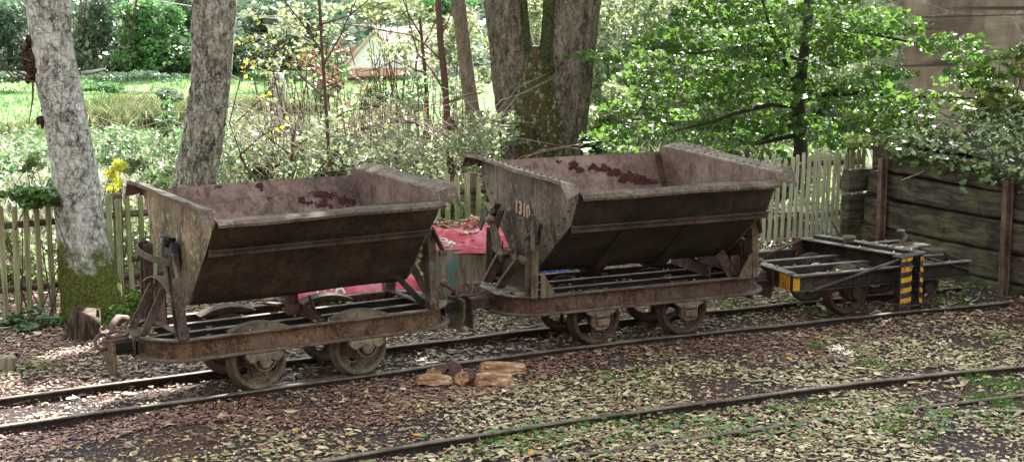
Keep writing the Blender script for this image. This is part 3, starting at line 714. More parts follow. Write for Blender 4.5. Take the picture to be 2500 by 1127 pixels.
TBf = curve_pts([(-7, 5.4), (-3.5, 7.85), (-1.01, 9.42), (.38, 10.19), (1.48, 10.70), (2.36, 11.09), (3.54, 11.52), (6, 12.3), (9, 13.1)])
for off, lb in ((-.3175, 'near rail of the wagon track, its side face showing under the front wheels'), (.3175, 'far rail of the wagon track, seen behind and between the wheels')):
    tag(rail(TA, off, 0, 'rail'), lb, 'rail', 'rails of the wagon siding')
tag(rail(TBf, 0, 0.0, 'rail'), 'foreground rail standing proud of the leaves with a dark shaded side', 'rail', 'rails of the empty foreground track')
tag(rail(TBf, -.55, -.035, 'rail'), 'half buried foreground rail, only a thin pale edge above the leaf litter', 'rail', 'rails of the empty foreground track')
mb = MB(); q = TA[24]; mb.bar(at(655, 941, 11.0) * 1.0 + Vector((0, 0, 0)), at(850, 914, 11.30), .022, .008)
_joint = mb

# ------------------------------------------------------------------ terrain
def smooth(a, b, x):
    t = np.clip((x - a) / (b - a), 0, 1); return t * t * (3 - 2 * t)
def TH(x, y):
    x = np.asarray(x, float); y = np.asarray(y, float)
    z = -.055 - 5.0 * smooth(16.5, 62, y)
    z = z - .10 * smooth(17, 24, y)
    z = z + 42 * smooth(98, 250, y) ** 1.0
    z = z + 16 * smooth(3, 26, -y) + 9 * smooth(14, 45, np.abs(x)) * (y < 8) * smooth(-8, -2, -y)  # unseen slopes; the rise behind the camera is added to block low sky
    z = z + 3.0 * smooth(12, 40, x) * smooth(20, 60, y)
    z = z + .012 * np.sin(x * 3.1 + y) * np.sin(y * 2.3) * (y < 17)
    return z
xs = np.concatenate([np.linspace(-180, -12, 40), np.linspace(-11.5, 14, 100), np.linspace(16, 180, 40)])
ys = np.concatenate([np.linspace(-60, 7, 34), np.linspace(7.2, 18, 90), np.linspace(18.5, 60, 60), np.linspace(62, 330, 60)])
XX, YY = np.meshgrid(xs, ys); ZZ = TH(XX, YY)
me = bpy.data.meshes.new('ground'); nx, ny = len(xs), len(ys)
idx = np.arange(nx * ny).reshape(ny, nx)
F = np.stack([idx[:-1, :-1], idx[:-1, 1:], idx[1:, 1:], idx[1:, :-1]], -1).reshape(-1, 4)
me.from_pydata(np.stack([XX, YY, ZZ], -1).reshape(-1, 3).tolist(), [], F.tolist()); me.polygons.foreach_set('use_smooth', [True] * len(F))
m, nt, out = newmat('ground_cinder_to_meadow')
co = coord(nt); sp = nt.nodes.new('ShaderNodeSeparateXYZ'); nt.links.new(co, sp.inputs[0])
n1 = noise(nt, co, 55, 5, .75); n2 = noise(nt, co, 1.3, 4, .6); n3 = noise(nt, co, 220, 3, .7)
cinder = ramp(nt, n1, [(.3, (.035, .027, .029)), (.5, (.10, .080, .085)), (.66, (.24, .20, .205))])
earth = ramp(nt, n1, [(.34, (.05, .03, .024)), (.5, (.15, .095, .075)), (.66, (.28, .19, .15))])
near = mix(nt, step(nt, n2, .42, .58), earth, cinder)
gn = noise(nt, coord(nt, (.35, 1.6, 1)), .22, 5, .6); g2 = noise(nt, coord(nt, (1, .25, 1)), 2.5, 6, .75)
grass = ramp(nt, g2, [(.38, (.07, .15, .05)), (.5, (.13, .255, .075)), (.62, (.22, .34, .13))])
rough_g = ramp(nt, g2, [(.38, (.09, .12, .05)), (.5, (.19, .22, .10)), (.62, (.34, .34, .22))])
grass = mix(nt, step(nt, gn, .52, .62), grass, rough_g)
under = ramp(nt, g2, [(.3, (.02, .035, .012)), (.6, (.06, .08, .03)), (.8, (.14, .13, .08))])
col = mix(nt, step(nt, sp.outputs[1], 16.0, 17.5), near, under)
col = mix(nt, step(nt, sp.outputs[1], 46, 52), col, grass)
col = mix(nt, step(nt, sp.outputs[1], 93, 101), col, (.06, .09, .05))
finish(nt, out, col, .95, [(n1, .8, .03), (n3, .5, .01)], .15)
me.materials.append(m)
tag(link('ground', me), kind='structure')

# ------------------------------------------------------------------ leaf engine
def unit(v): return v / np.maximum(np.linalg.norm(v, axis=1, keepdims=True), 1e-9)
def leaf_mesh(name, P, size, mat, parent=None, up=.5, aspect=.55, kind='diamond', fold=.25, droop=0, jit=.35, tdir=None):
    """one small face-pair (or curled 6-point leaf) per point"""
    n = len(P); P = np.asarray(P, float)
    nrm = rng.normal(size=(n, 3)); nrm = unit(nrm) * (1 - up) + np.array([0, 0, 1]) * up; nrm = unit(nrm)
    t = rng.normal(size=(n, 3))
    if tdir is not None: t = t * .35 + np.asarray(tdir)
    t[:, 2] -= droop
    t = unit(t - nrm * np.sum(t * nrm, 1, keepdims=True)); b = np.cross(nrm, t)
    s = (size * (1 + jit * rng.uniform(-1, 1, n)))[:, None]; w = s * aspect * (1 + .25 * rng.uniform(-1, 1, (n, 1)))
    fz = s * fold * rng.uniform(-.3, 1, (n, 1))
    if kind == 'diamond':
        V = np.stack([P - t * s * .5, P + b * w * .5 + nrm * fz * .5, P + t * s * .5, P - b * w * .5 + nrm * fz * .5], 1).reshape(-1, 3)
        base = (np.arange(n) * 4)[:, None]
        Fi = np.concatenate([base + np.array([0, 1, 2]), base + np.array([0, 2, 3])], 1).reshape(-1, 3)
    elif kind == 'blade':
        V = np.stack([P - b * w * .5, P + b * w * .5, P + t * s], 1).reshape(-1, 3)
        Fi = (np.arange(n) * 3)[:, None] + np.array([0, 1, 2])
    else:
        cz = s * rng.uniform(-.18, .30, (n, 1)); bend = rng.uniform(-.15, .15, (n, 1)) * s
        A = P - t * s * .5 + nrm * cz * .6; B = P + t * s * .55 + nrm * cz + b * bend
        m1 = P - t * s * .15; m2 = P + t * s * .2 + b * bend * .4
        V = np.stack([A, m1, m2, B, m1 + b * w * .48 + nrm * fz, m2 + b * w * .42 + nrm * fz * .9, m1 - b * w * .48 + nrm * fz * .8, m2 - b * w * .42 + nrm * fz], 1).reshape(-1, 3)
        base = (np.arange(n) * 8)[:, None]
        Fi = np.concatenate([base + np.array(q) for q in ((0, 4, 1), (1, 4, 5), (1, 5, 2), (2, 5, 3), (0, 1, 6), (1, 2, 6), (6, 2, 7), (2, 3, 7))], 1).reshape(-1, 3)
    me = bpy.data.meshes.new(name)
    me.vertices.add(len(V)); me.vertices.foreach_set('co', V.astype(np.float32).ravel())
    me.loops.add(Fi.size); me.loops.foreach_set('vertex_index', Fi.astype(np.int32).ravel())
    me.polygons.add(len(Fi)); me.polygons.foreach_set('loop_start', (np.arange(len(Fi)) * 3).astype(np.int32))
    me.materials.append(mat); me.update(calc_edges=True)
    return link(name, me, parent)
def blob_pts(blobs, per, shell=.5):
    """points in ellipsoids (c, (rx,ry,rz)); biased to the shell"""
    out = []
    for c, r in blobs:
        k = max(3, int(per * r[0] * r[1] * r[2] ** .5)) if per < 0 else per
        d = unit(rng.normal(size=(abs(k), 3))); rad = rng.uniform(0, 1, (abs(k), 1)) ** (1 / 3) * (1 - shell) + shell * rng.uniform(.7, 1.02, (abs(k), 1))
        out.append(np.asarray(c) + d * rad * np.asarray(r))
    return np.concatenate(out)

LM = {}
LM['litter'] = leafmat('litter_pale', [(0.531, 0.457, 0.268), (0.345, 0.324, 0.156), (0.691, 0.601, 0.402), (0.397, 0.311, 0.178), (0.226, 0.240, 0.089), (0.557, 0.482, 0.312), (0.319, 0.192, 0.111), (0.451, 0.397, 0.212), (0.823, 0.709, 0.524), (0.186, 0.108, 0.066), (0.266, 0.276, 0.111), (0.397, 0.264, 0.167)], 0, .5, .5)
LM['brown'] = leafmat('litter_brown', [(0.290, 0.139, 0.105), (0.185, 0.088, 0.068), (0.423, 0.239, 0.186), (0.250, 0.126, 0.099), (0.344, 0.215, 0.149), (0.131, 0.063, 0.056), (0.475, 0.327, 0.247), (0.224, 0.107, 0.087), (0.608, 0.478, 0.346)], 0, .5, .4)
LM['yellow'] = leafmat('litter_yellow', [(.75, .45, .04), (.60, .45, .10), (.65, .25, .05), (.7, .6, .12)], 0, .5, .4)
LM['grass'] = leafmat('grass_blades', [(.06, .15, .02), (.10, .24, .03), (.16, .32, .05), (.08, .18, .03)], .3, .5, .3)
LM['maple'] = leafmat('maple_leaves', [(0.039, 0.074, 0.029), (0.054, 0.102, 0.032), (0.085, 0.143, 0.029), (0.039, 0.079, 0.042), (0.119, 0.165, 0.042), (0.052, 0.091, 0.036)], .45, .42, .32, (.18, .38, .04))
LM['shrubR'] = leafmat('bluish_shrub_leaves', [(0.112, 0.184, 0.055), (0.168, 0.257, 0.071), (0.224, 0.318, 0.079), (0.112, 0.208, 0.063), (0.364, 0.392, 0.127), (0.448, 0.404, 0.111)], .3, .32, .7)
LM['ivy'] = leafmat('ivy_leaves', [(0.067, 0.132, 0.048), (0.121, 0.192, 0.063), (0.176, 0.252, 0.079), (0.081, 0.156, 0.063), (0.297, 0.300, 0.119)], .15, .3, .7)
LM['sunny'] = leafmat('sunny_shrub_leaves', [(.13, .20, .07), (.20, .27, .11), (.09, .15, .06), (.36, .39, .26), (.16, .23, .09), (.54, .55, .46)], .45, .34, .7, (.42, .47, .22))
LM['grey'] = leafmat('grey_bramble_leaves', [(0.139, 0.201, 0.083), (0.265, 0.327, 0.179), (0.070, 0.126, 0.045), (0.384, 0.452, 0.294), (0.181, 0.251, 0.102), (0.432, 0.510, 0.346)], .45, .38, .55)
LM['reed'] = leafmat('dry_reed_blades', [(0.522, 0.506, 0.408), (0.324, 0.340, 0.238), (0.612, 0.607, 0.510), (0.198, 0.248, 0.128), (0.468, 0.460, 0.365)], .5, .45, .5)
LM['tuft'] = leafmat('meadow_tuft_blades', [(.13, .19, .07), (.08, .14, .04), (.22, .24, .11), (.34, .31, .18), (.11, .17, .05)], .3, .6, .3)
LM['wood'] = leafmat('far_wood_leaves', [(.07, .13, .075), (.10, .18, .09), (.045, .09, .06), (.16, .22, .12), (.09, .15, .10), (.24, .28, .19)], .3, .45, .7)
LM['woodlight'] = leafmat('far_bush_leaves', [(.08, .19, .06), (.13, .27, .08), (.06, .15, .05), (.12, .25, .08)], .4, .5, .5)
LM['lime'] = leafmat('yellow_green_leaves', [(.45, .50, .06), (.62, .58, .08), (.35, .45, .06), (.66, .50, .10)], .45, .4, .5, (.7, .7, .05))
LM['crown'] = leafmat('crown_leaves', [(.05, .11, .03), (.07, .15, .04), (.10, .19, .05)], .25, .5, .4)
LM['red'] = leafmat('withered_leaves', [(.20, .10, .065), (.28, .15, .09), (.15, .07, .05)], .3, .5, .4)

# litter on the siding
def litter(name, n, box, size, mat, dens, kind='leaf', z=0, up=.93, label=None):
    x = rng.uniform(box[0], box[1], n * 3); y = rng.uniform(box[2], box[3], n * 3)
    keep = rng.uniform(0, 1, n * 3) < dens(x, y); x, y = x[keep][:n], y[keep][:n]
    # stay off the rail heads mostly
    P = np.stack([x, y, TH(x, y) + .008 + z + rng.uniform(0, .012, len(x))], 1)
    s = size * rng.choice([.45, .8, 1.05, 1.4, 1.95], len(x), p=[.28, .32, .22, .13, .05])
    return tag(leaf_mesh(name, P, s, mat, None, up, .52, kind, .16), kind='stuff')
cl = np.array([[p.x, p.y] for p in TA]); clB = np.array([[p.x, p.y] for p in TBf])
def dist_to(c, x, y):
    d = np.full(len(x), 9.); s = np.zeros(len(x))
    for a, b in zip(c[:-1], c[1:]):
        v = b - a; L = v @ v
        t = np.clip(((x - a[0]) * v[0] + (y - a[1]) * v[1]) / L, 0, 1)
        ex, ey = x - a[0] - t * v[0], y - a[1] - t * v[1]
        dd = np.hypot(ex, ey); sg = np.sign(v[0] * ey - v[1] * ex)
        k = dd < np.abs(d); d = np.where(k, dd * sg, d)
    return d
def patch(x, y, f, ph): return .5 + .5 * np.sin(x * f + ph) * np.cos(y * f * 1.3 + ph * 2) * np.sin((x + y) * f * .6 + ph)
def d_pale(x, y):
    d = dist_to(cl, x, y)
    right = smooth(-2.5, 2.0, x + (12 - y) * .35)
    base = .30 + .70 * right
    base = base * np.where(np.abs(d + .55) < .35, .35, 1) * np.where(np.abs(d) < .3, .35, 1)
    return base * (.22 + .78 * smooth(.36, .56, patch(x, y, 2.3, .7))) * (y > 8.4)
def d_brown(x, y):
    d = dist_to(cl, x, y)
    base = np.where((d < -.3) & (d > -1.0 + .3 * np.sin(x * 2.1)), 1, .20) + np.where(d > .3, .35, 0)
    return base * (1 - .6 * smooth(.5, 3.5, x)) * (.35 + .65 * smooth(.3, .55, patch(x, y, 2.0, 2.1)))
litter('leaf_litter', 66000, (-4.6, 6.5, 8.6, 16.8), .039, LM['litter'], d_pale)
litter('brown_leaf_litter', 76000, (-4.6, 5.8, 8.7, 16.8), .032, LM['brown'], d_brown)
litter('yellow_leaf_litter', 260, (-4.2, 5.5, 9, 15), .055, LM['yellow'], lambda x, y: np.ones(len(x)))
litter('small_litter_bits', 40000, (-4.4, 5.6, 8.8, 15.5), .020, LM['brown'], lambda x, y: np.full(len(x), .8), 'diamond', -.006)
mb = MB()
for _ in range(170):
    x, y = random.uniform(-4.3, 5.2), random.uniform(9.2, 15.5); a = random.uniform(0, 6.28); L_ = random.uniform(.05, .26); p = Vector((x, y, float(TH(x, y)) + .022)); d = Vector((math.cos(a), math.sin(a), random.uniform(-.02, .05)))
    mb.tube([p, p + d * L_ * .5 + Vector((random.gauss(0, .012), random.gauss(0, .012), .006)), p + d * L_], [.0035, .003, .0015], 5, False)
tag(mb.build('fallen_twigs', plain('ground_twigs', (.22, .16, .12), .9, .2), recalc=False), kind='stuff')
# grass and weeds on the siding (uncountable)
def tufts(name, spots, per, h, mat, spread, w=.05, zf=TH, up=0.0, lean=.35):
    P = []; T = []; S = []
    for (x, y) in spots:
        k = per
        xx = x + rng.normal(0, spread, k); yy = y + rng.normal(0, spread, k)
        P.append(np.stack([xx, yy, zf(xx, yy)], 1)); T.append(np.concatenate([rng.normal(0, lean, (k, 2)), np.ones((k, 1))], 1)); S.append(np.full(k, h) * rng.uniform(.5, 1.2, k))
    P, T, S = map(np.concatenate, (P, T, S))
    n = len(P); t = unit(T); b = unit(np.cross(t, rng.normal(size=(n, 3)))); s = S[:, None]; side = unit(np.concatenate([rng.normal(0, 1, (n, 2)), np.zeros((n, 1))], 1))
    mid = P + t * s * .55; tip = P + t * s * .9 + side * s * .28
    V = np.stack([P - b * w * s * .5, P + b * w * s * .5, mid + b * w * s * .4, mid - b * w * s * .4, tip], 1).reshape(-1, 3)
    base = (np.arange(n) * 5)[:, None]
    Fi = np.concatenate([base + np.array(q) for q in ((0, 1, 2), (0, 2, 3), (3, 2, 4))], 1).reshape(-1, 3)
    me = bpy.data.meshes.new(name); me.vertices.add(len(V)); me.vertices.foreach_set('co', V.astype(np.float32).ravel())
    me.loops.add(Fi.size); me.loops.foreach_set('vertex_index', Fi.astype(np.int32).ravel()); me.polygons.add(len(Fi)); me.polygons.foreach_set('loop_start', (np.arange(len(Fi)) * 3).astype(np.int32))
    me.materials.append(mat); me.update(calc_edges=True); return me
gs = []
def gpx(px, py, r, k):
    p = at(px, py, 1); c = Vector((0, 0, HCAM)); d = p - c; t = (-.05 - c.z) / d.z; g = c + d * t
    return [(g.x + random.gauss(0, r), g.y + random.gauss(0, r * .8)) for _ in range(k)]
for px, py, r, k in ((2430, 935, .12, 14), (2350, 1000, .25, 16), (2470, 990, .15, 12), (2050, 850, .18, 8), (2150, 900, .1, 7), (2450, 820, .25, 8), (1620, 1050, .15, 7), (1550, 930, .1, 4), (1350, 1070, .2, 9), (1800, 1060, .15, 5), (1830, 745, .15, 14), (1240, 1090, .15, 6), (1950, 985, .15, 6), (2200, 1040, .2, 9), (80, 905, .08, 4), (370, 1000, .03, 2), (2300, 740, .12, 6), (1430, 1040, .12, 6)):
    gs += gpx(px, py, r, k)
tag(link('grass', tufts('grass', gs, 26, .07, LM['grass'], .035, .06, lean=.6)), kind='stuff')
wp = np.array([[a + random.gauss(0, .1), b + random.gauss(0, .1), 0] for px, py, r, k in ((1400, 1075, .25, 160), (1620, 1040, .25, 120), (1850, 1045, .3, 180), (2300, 1030, .3, 200), (1250, 1090, .2, 90), (1990, 765, .06, 90), (2350, 715, .2, 120), (70, 930, .06, 30), (700, 1110, .1, 30)) for a, b in gpx(px, py, r, k // 2)])
wp[:, 2] = TH(wp[:, 0], wp[:, 1]) + rng.uniform(.005, .06, len(wp))
tag(leaf_mesh('ground_weeds', wp, np.full(len(wp), .045), leafmat('weed_leaves', [(.06, .13, .06), (.10, .20, .08), (.14, .26, .07), (.20, .28, .12)], .2, .4, .5), None, .7, .7, 'leaf'), kind='stuff')
# rail joint plate lying on the near rail between the front wheels
tag(_joint.build('joint_plate', M['rail']), 'thin steel strip on the near rail between the left wagon front wheels', 'rail joint')

# ------------------------------------------------------------------ picket fence
M['picket'] = woodmat('picket_olive', (.20, .20, .10), (.32, .32, .17), (.42, .41, .25), (30, 30, 2), moss=(.14, .18, .06), mossat=(.50, .66))
M['picketR'] = woodmat('picket_bleached', (.30, .30, .19), (.42, .41, .28), (.52, .51, .38), (30, 30, 2), moss=(.28, .31, .19), mossat=(.54, .7))
M['railwood'] = woodmat('fence_rail_wood', (.05, .035, .025), (.10, .07, .05), (.17, .13, .09), (3, 3, 20))
def polyline_at(P, s):
    for a, b in zip(P, P[1:]):
        L = (b - a).length
        if s <= L: return a + (b - a) * s / L, (b - a).normalized()
        s -= L
    return P[-1], (P[-1] - P[-2]).normalized()
def fence(label, pts, spacing, w, h, mat, cutoff=None, skip=(), railz=(.18, .70)):
    P = [Vector((*p, 0)) for p in pts]; L = sum((b - a).length for a, b in zip(P, P[1:]))
    root = empty('picket_fence', (P[0].x, P[0].y, -.06)); O = root.location
    tag(root, label, 'fence', 'picket fence behind the wagons')
    s = 0; i = 0
    while s < L:
        p, d = polyline_at(P, s)
        if i not in skip:
            mb = MB(); nn = Vector((-d.y, d.x, 0)); hh = h + random.uniform(-.02, .02); ww = w * random.uniform(.9, 1.1)
            lean = Vector((random.gauss(.0, .012) + (.02 if mat is M['picketR'] else 0), 0, 1)); b0 = p - O; b0.z = random.uniform(-.04, .02)
            poly = [(-ww / 2, 0), (ww / 2, 0), (ww / 2, hh - .02), (ww * .3, hh), (-ww * .3, hh), (-ww / 2, hh - .02)]
            mb.prism(poly, b0 - nn * .012, d, lean, nn, .022); mb.build('picket', mat, root, bevel=.004)
        s += spacing(s / L) if callable(spacing) else spacing; i += 1
    for z in railz:
        mb = MB(); k = 12
        pp = []
        for j in range(k + 1):
            p, d = polyline_at(P, L * j / k); nn = Vector((-d.y, d.x, 0)); q = p - O + nn * .03; q.z = z + .06 + random.uniform(-.01, .01); pp.append(q)
        mb.tube(pp, .028, 8); mb.build('rail', M['railwood'], root)
    for j in range(int(L / 1.6) + 1):
        p, d = polyline_at(P, j * 1.6 + .3); nn = Vector((-d.y, d.x, 0)); q = p - O + nn * .09
        mb = MB(); mb.tube([q + Vector((0, 0, -.1)), q + Vector((0, 0, .86))], .04, 9); mb.build('post', M['railwood'], root)
    return root
fence('olive green picket fence at the left behind the birch, wrapped in bramble', [(-4.75, 12.65), (-4.06, 13.2), (-3.1, 13.9), (-.46, 15.0), (.3, 15.35)], lambda t: .098, .046, .94, M['picket'])
fence('bleached pale picket fence between the riveted wagon and the sleeper wall', [(.45, 15.42), (2.5, 16.55), (3.62, 17.15)], lambda t: .098 if t < .62 else (.078 if t < .78 else .062), .040, .90, M['picketR'], skip=(23,))
mb = MB(); p = at(1822, 470, 16.0); mb.tube([(p.x, p.y, -.1), (p.x, p.y, at(1822, 375, 16).z)], .022, 10); mb.lathe([(0, .028), (.05, .028), (.06, .02), (.06, 0)], (p.x, p.y, at(1822, 378, 16).z), (0, 0, 1), 10)
tag(mb.build('marker_post', M['black']), 'thin dark post with a black cap rising behind the riveted rim', 'post')

# ------------------------------------------------------------------ sleeper retaining wall
M['sleeper'] = woodmat('mossy_sleeper', (.022, .018, .014), (.055, .045, .032), (.11, .095, .065), (2.5, 2.5, 14), moss=(.12, .125, .04), mossat=(.50, .70), bump=.6, dark=(.02, .017, .014))
M['post'] = rust('rust_post', (0.060, 0.036, 0.025), (0.120, 0.075, 0.052), (0.180, 0.125, 0.090), (.22, .1, .05), .55, sc_=5)
WL, WR = Vector((3.44, 15.43, -.06)), Vector((4.21, 14.10, -.06))
wd = (WR - WL).normalized(); wn = Vector((-wd.y, wd.x, 0))     # towards the bank
wall = empty('retaining_wall', WL); tag(wall, 'retaining wall of dark mossy timber sleepers held by rusty upright rails', 'wall')
rows = [(0.0, .115), (.115, .36), (.365, .625), (.645, .87), (.875, 1.10)]
for i, (z0, z1) in enumerate(rows):
    mb = MB(); x0, x1 = -.38 + .04 * i, 2.6; n = 26
    rws = []
    for j in range(n + 1):
        t = x0 + (x1 - x0) * j / n
        dz = -.012 * math.sin(t * 1.3 + i) + random.uniform(-.004, .004) - (.0 if i != 3 else .015 * math.sin(t * 2))
        o = .045 + random.uniform(-.006, .006) + .01 * math.sin(i * 2.1)
        c = wd * t + wn * o; q = c + wn * .15
        rws.append([(c.x + wn.x * .012, c.y + wn.y * .012, z0 + .004 + dz), (c.x, c.y, z0 + .022 + dz), (c.x, c.y, (z0 + z1) / 2 + dz), (c.x, c.y, z1 - .024 + dz), (c.x + wn.x * .018, c.y + wn.y * .018, z1 - .006 + dz), (q.x, q.y, z1 - .004 + dz), (q.x, q.y, z0 + .004 + dz), (c.x + wn.x * .012, c.y + wn.y * .012, z0 + .004 + dz)])
    mb.sheet(rws); mb.add(rws[0][:7], [tuple(range(7))]); mb.add(rws[-1][:7], [tuple(range(7))[::-1]])
    mb.build('sleeper', M['sleeper'], wall)
for k, t in enumerate((0, (WR - WL).length)):
    mb = MB(); c = wd * t - wn * .02; h = 1.02 if k == 0 else 1.0
    for dd, ww, tt in ((0, .085, .014), (-.05, .055, .016)): mb.bar(c + wn * (dd + .02) + Vector((0, 0, -.1)), c + wn * (dd + .02) + Vector((0, 0, h)), ww, tt, wn)
    mb.bar(c + wn * (-.005) + Vector((0, 0, -.1)), c + wn * (-.005) + Vector((0, 0, h)), .014, .05, wn)
    mb.build('post', M['post'], wall, bevel=.004)
# end face: stacked sleeper ends running back from the corner
mb = MB()
for i, (z0, z1) in enumerate(rows[:4]):
    c = wd * -.42 + wn * .35; mb.box((c.x, c.y, (z0 + z1) / 2), (.10, .9, z1 - z0 - .015), Matrix((wd, wn, Vector((0, 0, 1)))).transposed())
mb.build('return_sleepers', M['sleeper'], wall, bevel=.01)
# raised bank behind the wall
mb = MB(); rws = []
for j in range(26):
    s = -.40 + j * .25; row = []
    for k in range(22):
        t = .16 + k * .42; q = WL + wd * s + wn * t
        z = 1.0 + .13 * (t - .16) + .08 * math.sin(s * 2.3 + t) - (.9 * max(0, .3 - s - .4 + .0) * 3 if s < -.1 else 0) + random.uniform(-.02, .02)
        row.append((q.x, q.y, max(z, -.4)))
    rws.append(row)
mb.sheet([[(x, y, -1.2) for x, y, z in rws[0]]] + rws)
bk = mb.build('bank', plain('bank_earth', (.05, .045, .03), .95, .1, 8, .5, .6)); tag(bk, kind='structure')

# ------------------------------------------------------------------ crate, sacks, bits behind the wagons
M['ply'] = woodmat('weathered_board', (.16, .13, .09), (.26, .22, .16), (.34, .30, .23), (14, 14, 1.5))
def redplastic():
    m, nt, out = newmat('red_plastic'); co = coord(nt)
    a = noise(nt, co, 4, 4, .6); b = noise(nt, co, 16, 4, .6)
    col = ramp(nt, a, [(.35, (.48, .045, .065)), (.5, (.60, .10, .14)), (.65, (.68, .22, .28))])
    finish(nt, out, col, .35, [(a, .5, .05), (b, .4, .015)], .5); return m
M['redp'] = redplastic()
box = empty('crate', (-.55, 14.2, -.06)); tag(box, 'weathered plywood crate with a blue paint stain behind the wagon coupling', 'crate'); bo_ = box.location
def rel(v): return Vector(v) - bo_
c0, c1 = at(1050, 612, 14.02), at(1300, 600, 14.10)
m, nt, out = newmat('board_with_blue_stain'); co = coord(nt, (14, 14, 1.5)); cu = coord(nt)
a = noise(nt, co, 1.6, 6, .65, .5); colb = ramp(nt, a, [(.36, (.10, .075, .045)), (.5, (.19, .15, .095)), (.62, (.28, .235, .165))])
mp = nt.nodes.new('ShaderNodeVectorMath'); mp.operation = 'DISTANCE'; nt.links.new(cu, mp.inputs[0]); bc = rel(at(1095, 665, 14.0)); mp.inputs[1].default_value = bc
mk = mult(nt, step(nt, mp.outputs[1], .22, .05), step(nt, noise(nt, coord(nt, (6, 6, 2.5)), 2.5, 5), .47, .6)); colb = mix(nt, mk, colb, (.06, .20, .24)); finish(nt, out, colb, .8, [(a, .4, .01)], .3)
mb = MB(); f0 = rel((c0.x, c0.y, -.05)); f1 = rel((c1.x, c1.y, -.05))
mb.add([rel(c0), rel(c1), f1 + Vector((0, -.03, 0)), f0 + Vector((.09, -.03, 0)), rel(c0) + Vector((0, .02, 0)), rel(c1) + Vector((0, .02, 0)), f1 + Vector((0, -.01, 0)), f0 + Vector((.09, -.01, 0))], [(0, 1, 2, 3), (7, 6, 5, 4), (0, 4, 5, 1), (1, 5, 6, 2), (2, 6, 7, 3), (3, 7, 4, 0)])
mb.build('front_board', m, box)
mb = MB(); mb.box(rel(((c0.x + c1.x) / 2 + .03, 14.42, .14)), (.80, .72, .36)); mb.build('box_body', M['ply'], box, bevel=.01)
# red plastic sheet draped on it
def sackmesh(nx_, ny_, fn, mat, nm):
    mb = MB(); mb.sheet([[fn(i / nx_, j / ny_) for i in range(nx_ + 1)] for j in range(ny_ + 1)])
    o = mb.build(nm, mat, recalc=False); o.data.polygons.foreach_set('use_smooth', [True] * len(o.data.polygons)); return o
def top_fn(u, v):
    x = c0.x - .02 + u * (c1.x - c0.x + .02); y = 14.035 + v * .72
    z = .335 + .03 + .14 * math.sin(min(1, v * 1.4) * 1.4) + .02 * math.sin(u * 11 + v * 3) * v + .012 * math.sin(u * 23 - v * 9) + .012 * math.sin(v * 17 + u * 5)
    if v < .02: z = .33
    if v > .98: z = .1
    if u < .02 or u > .98: z -= .25
    return (x, y, z)
sk = sackmesh(46, 30, top_fn, M['redp'], 'plastic_sheet'); tag(sk, 'red plastic sheet with white letters covering the crate, strewn with leaves', 'plastic sheet')
from mathutils.bvhtree import BVHTree
def drape(txt, target, off_=.006):
    bv = BVHTree.FromPolygons([v.co.copy() for v in target.data.vertices], [tuple(p.vertices) for p in target.data.polygons])
    for v in txt.data.vertices:
        h = bv.ray_cast(Vector((v.co.x, v.co.y, 3)), Vector((0, 0, -1)))
        if h[0]: v.co.z = h[0].z + off_
def hit_on(target, px, py):
    bv = BVHTree.FromPolygons([v.co.copy() for v in target.data.vertices], [tuple(p.vertices) for p in target.data.polygons])
    o_ = Vector((0, 0, HCAM)); h = bv.ray_cast(o_, (at(px, py, 1) - o_).normalized()); return h[0]
for tx_, px_, py_, sz_ in (('OP', 1088, 592, .12), ('OU', 1150, 569, .085)):
    q = hit_on(sk, px_, py_)
    if q: drape(text_mesh('lettering', tx_, sz_, M['sackwhite'], sk, (q.x, q.y + .02, q.z), (1, -.30, 0), (.30, 1, 0), .004, 1.0, .0), sk, .008)
n = 620; uu = rng.uniform(0, 1, n) ** 1.3; vv = rng.uniform(0, 1, n) ** .6; vv = np.clip(vv * (1.0) + .25 * (1 - uu) * rng.uniform(-1, 0, n), .03, .97)
keep = rng.uniform(0, 1, n) < (.08 + .9 * (vv > .55)); P = np.array([top_fn(a_, b_) for a_, b_ in zip(uu[keep], vv[keep])]); P[:, 2] += .008
o = tag(leaf_mesh('fallen_leaves', P, np.full(len(P), .055), LM['litter'], None, .85, .5, 'leaf'), kind='stuff')
def pillow(c, L, W_, H_, rz, mat, nm, label, cat, group=None):
    def fn(u, v):
        a = (u - .5) * 2; b = v * 2 * math.pi
        sx = 1 - abs(a) ** 4; x = a * L / 2
        y = math.cos(b) * W_ / 2 * (sx ** .5 * .9 + .1); z = max(-.25 * H_, math.sin(b) * H_ * (sx ** .6)) + .014 * math.sin(a * 9 + b * 3) + .008 * math.sin(a * 19 - b * 5)
        cs, sn = math.cos(rz), math.sin(rz); return (c[0] + x * cs - y * sn, c[1] + x * sn + y * cs, c[2] + z)
    o = sackmesh(40, 36, fn, mat, nm); tag(o, label, cat, group); return o
s1 = pillow((-1.30, 13.95, .02), 1.15, .55, .16, .28, M['redp'], 'plastic_sack', 'red plastic sack with white lettering lying under the left wagon bin', 'sack')
q = hit_on(s1, 806, 712) or Vector((-1.4, 13.75, .1)); text_mesh('lettering', 'AVA', .13, M['sackwhite'], s1, (q.x, q.y + .03, q.z), (1, .25, 0), (-.25, 1, 0), .003, .9, .0)
for t_ in s1.children: drape(t_, s1)
M['bluep'] = plain('blue_plastic', (.05, .10, .42), .35, .5, 10, .3)
pillow((.33, 14.35, .10), .32, .2, .10, .3, M['bluep'], 'plastic_bag', 'small blue plastic bag seen under the riveted wagon bin', 'bag')

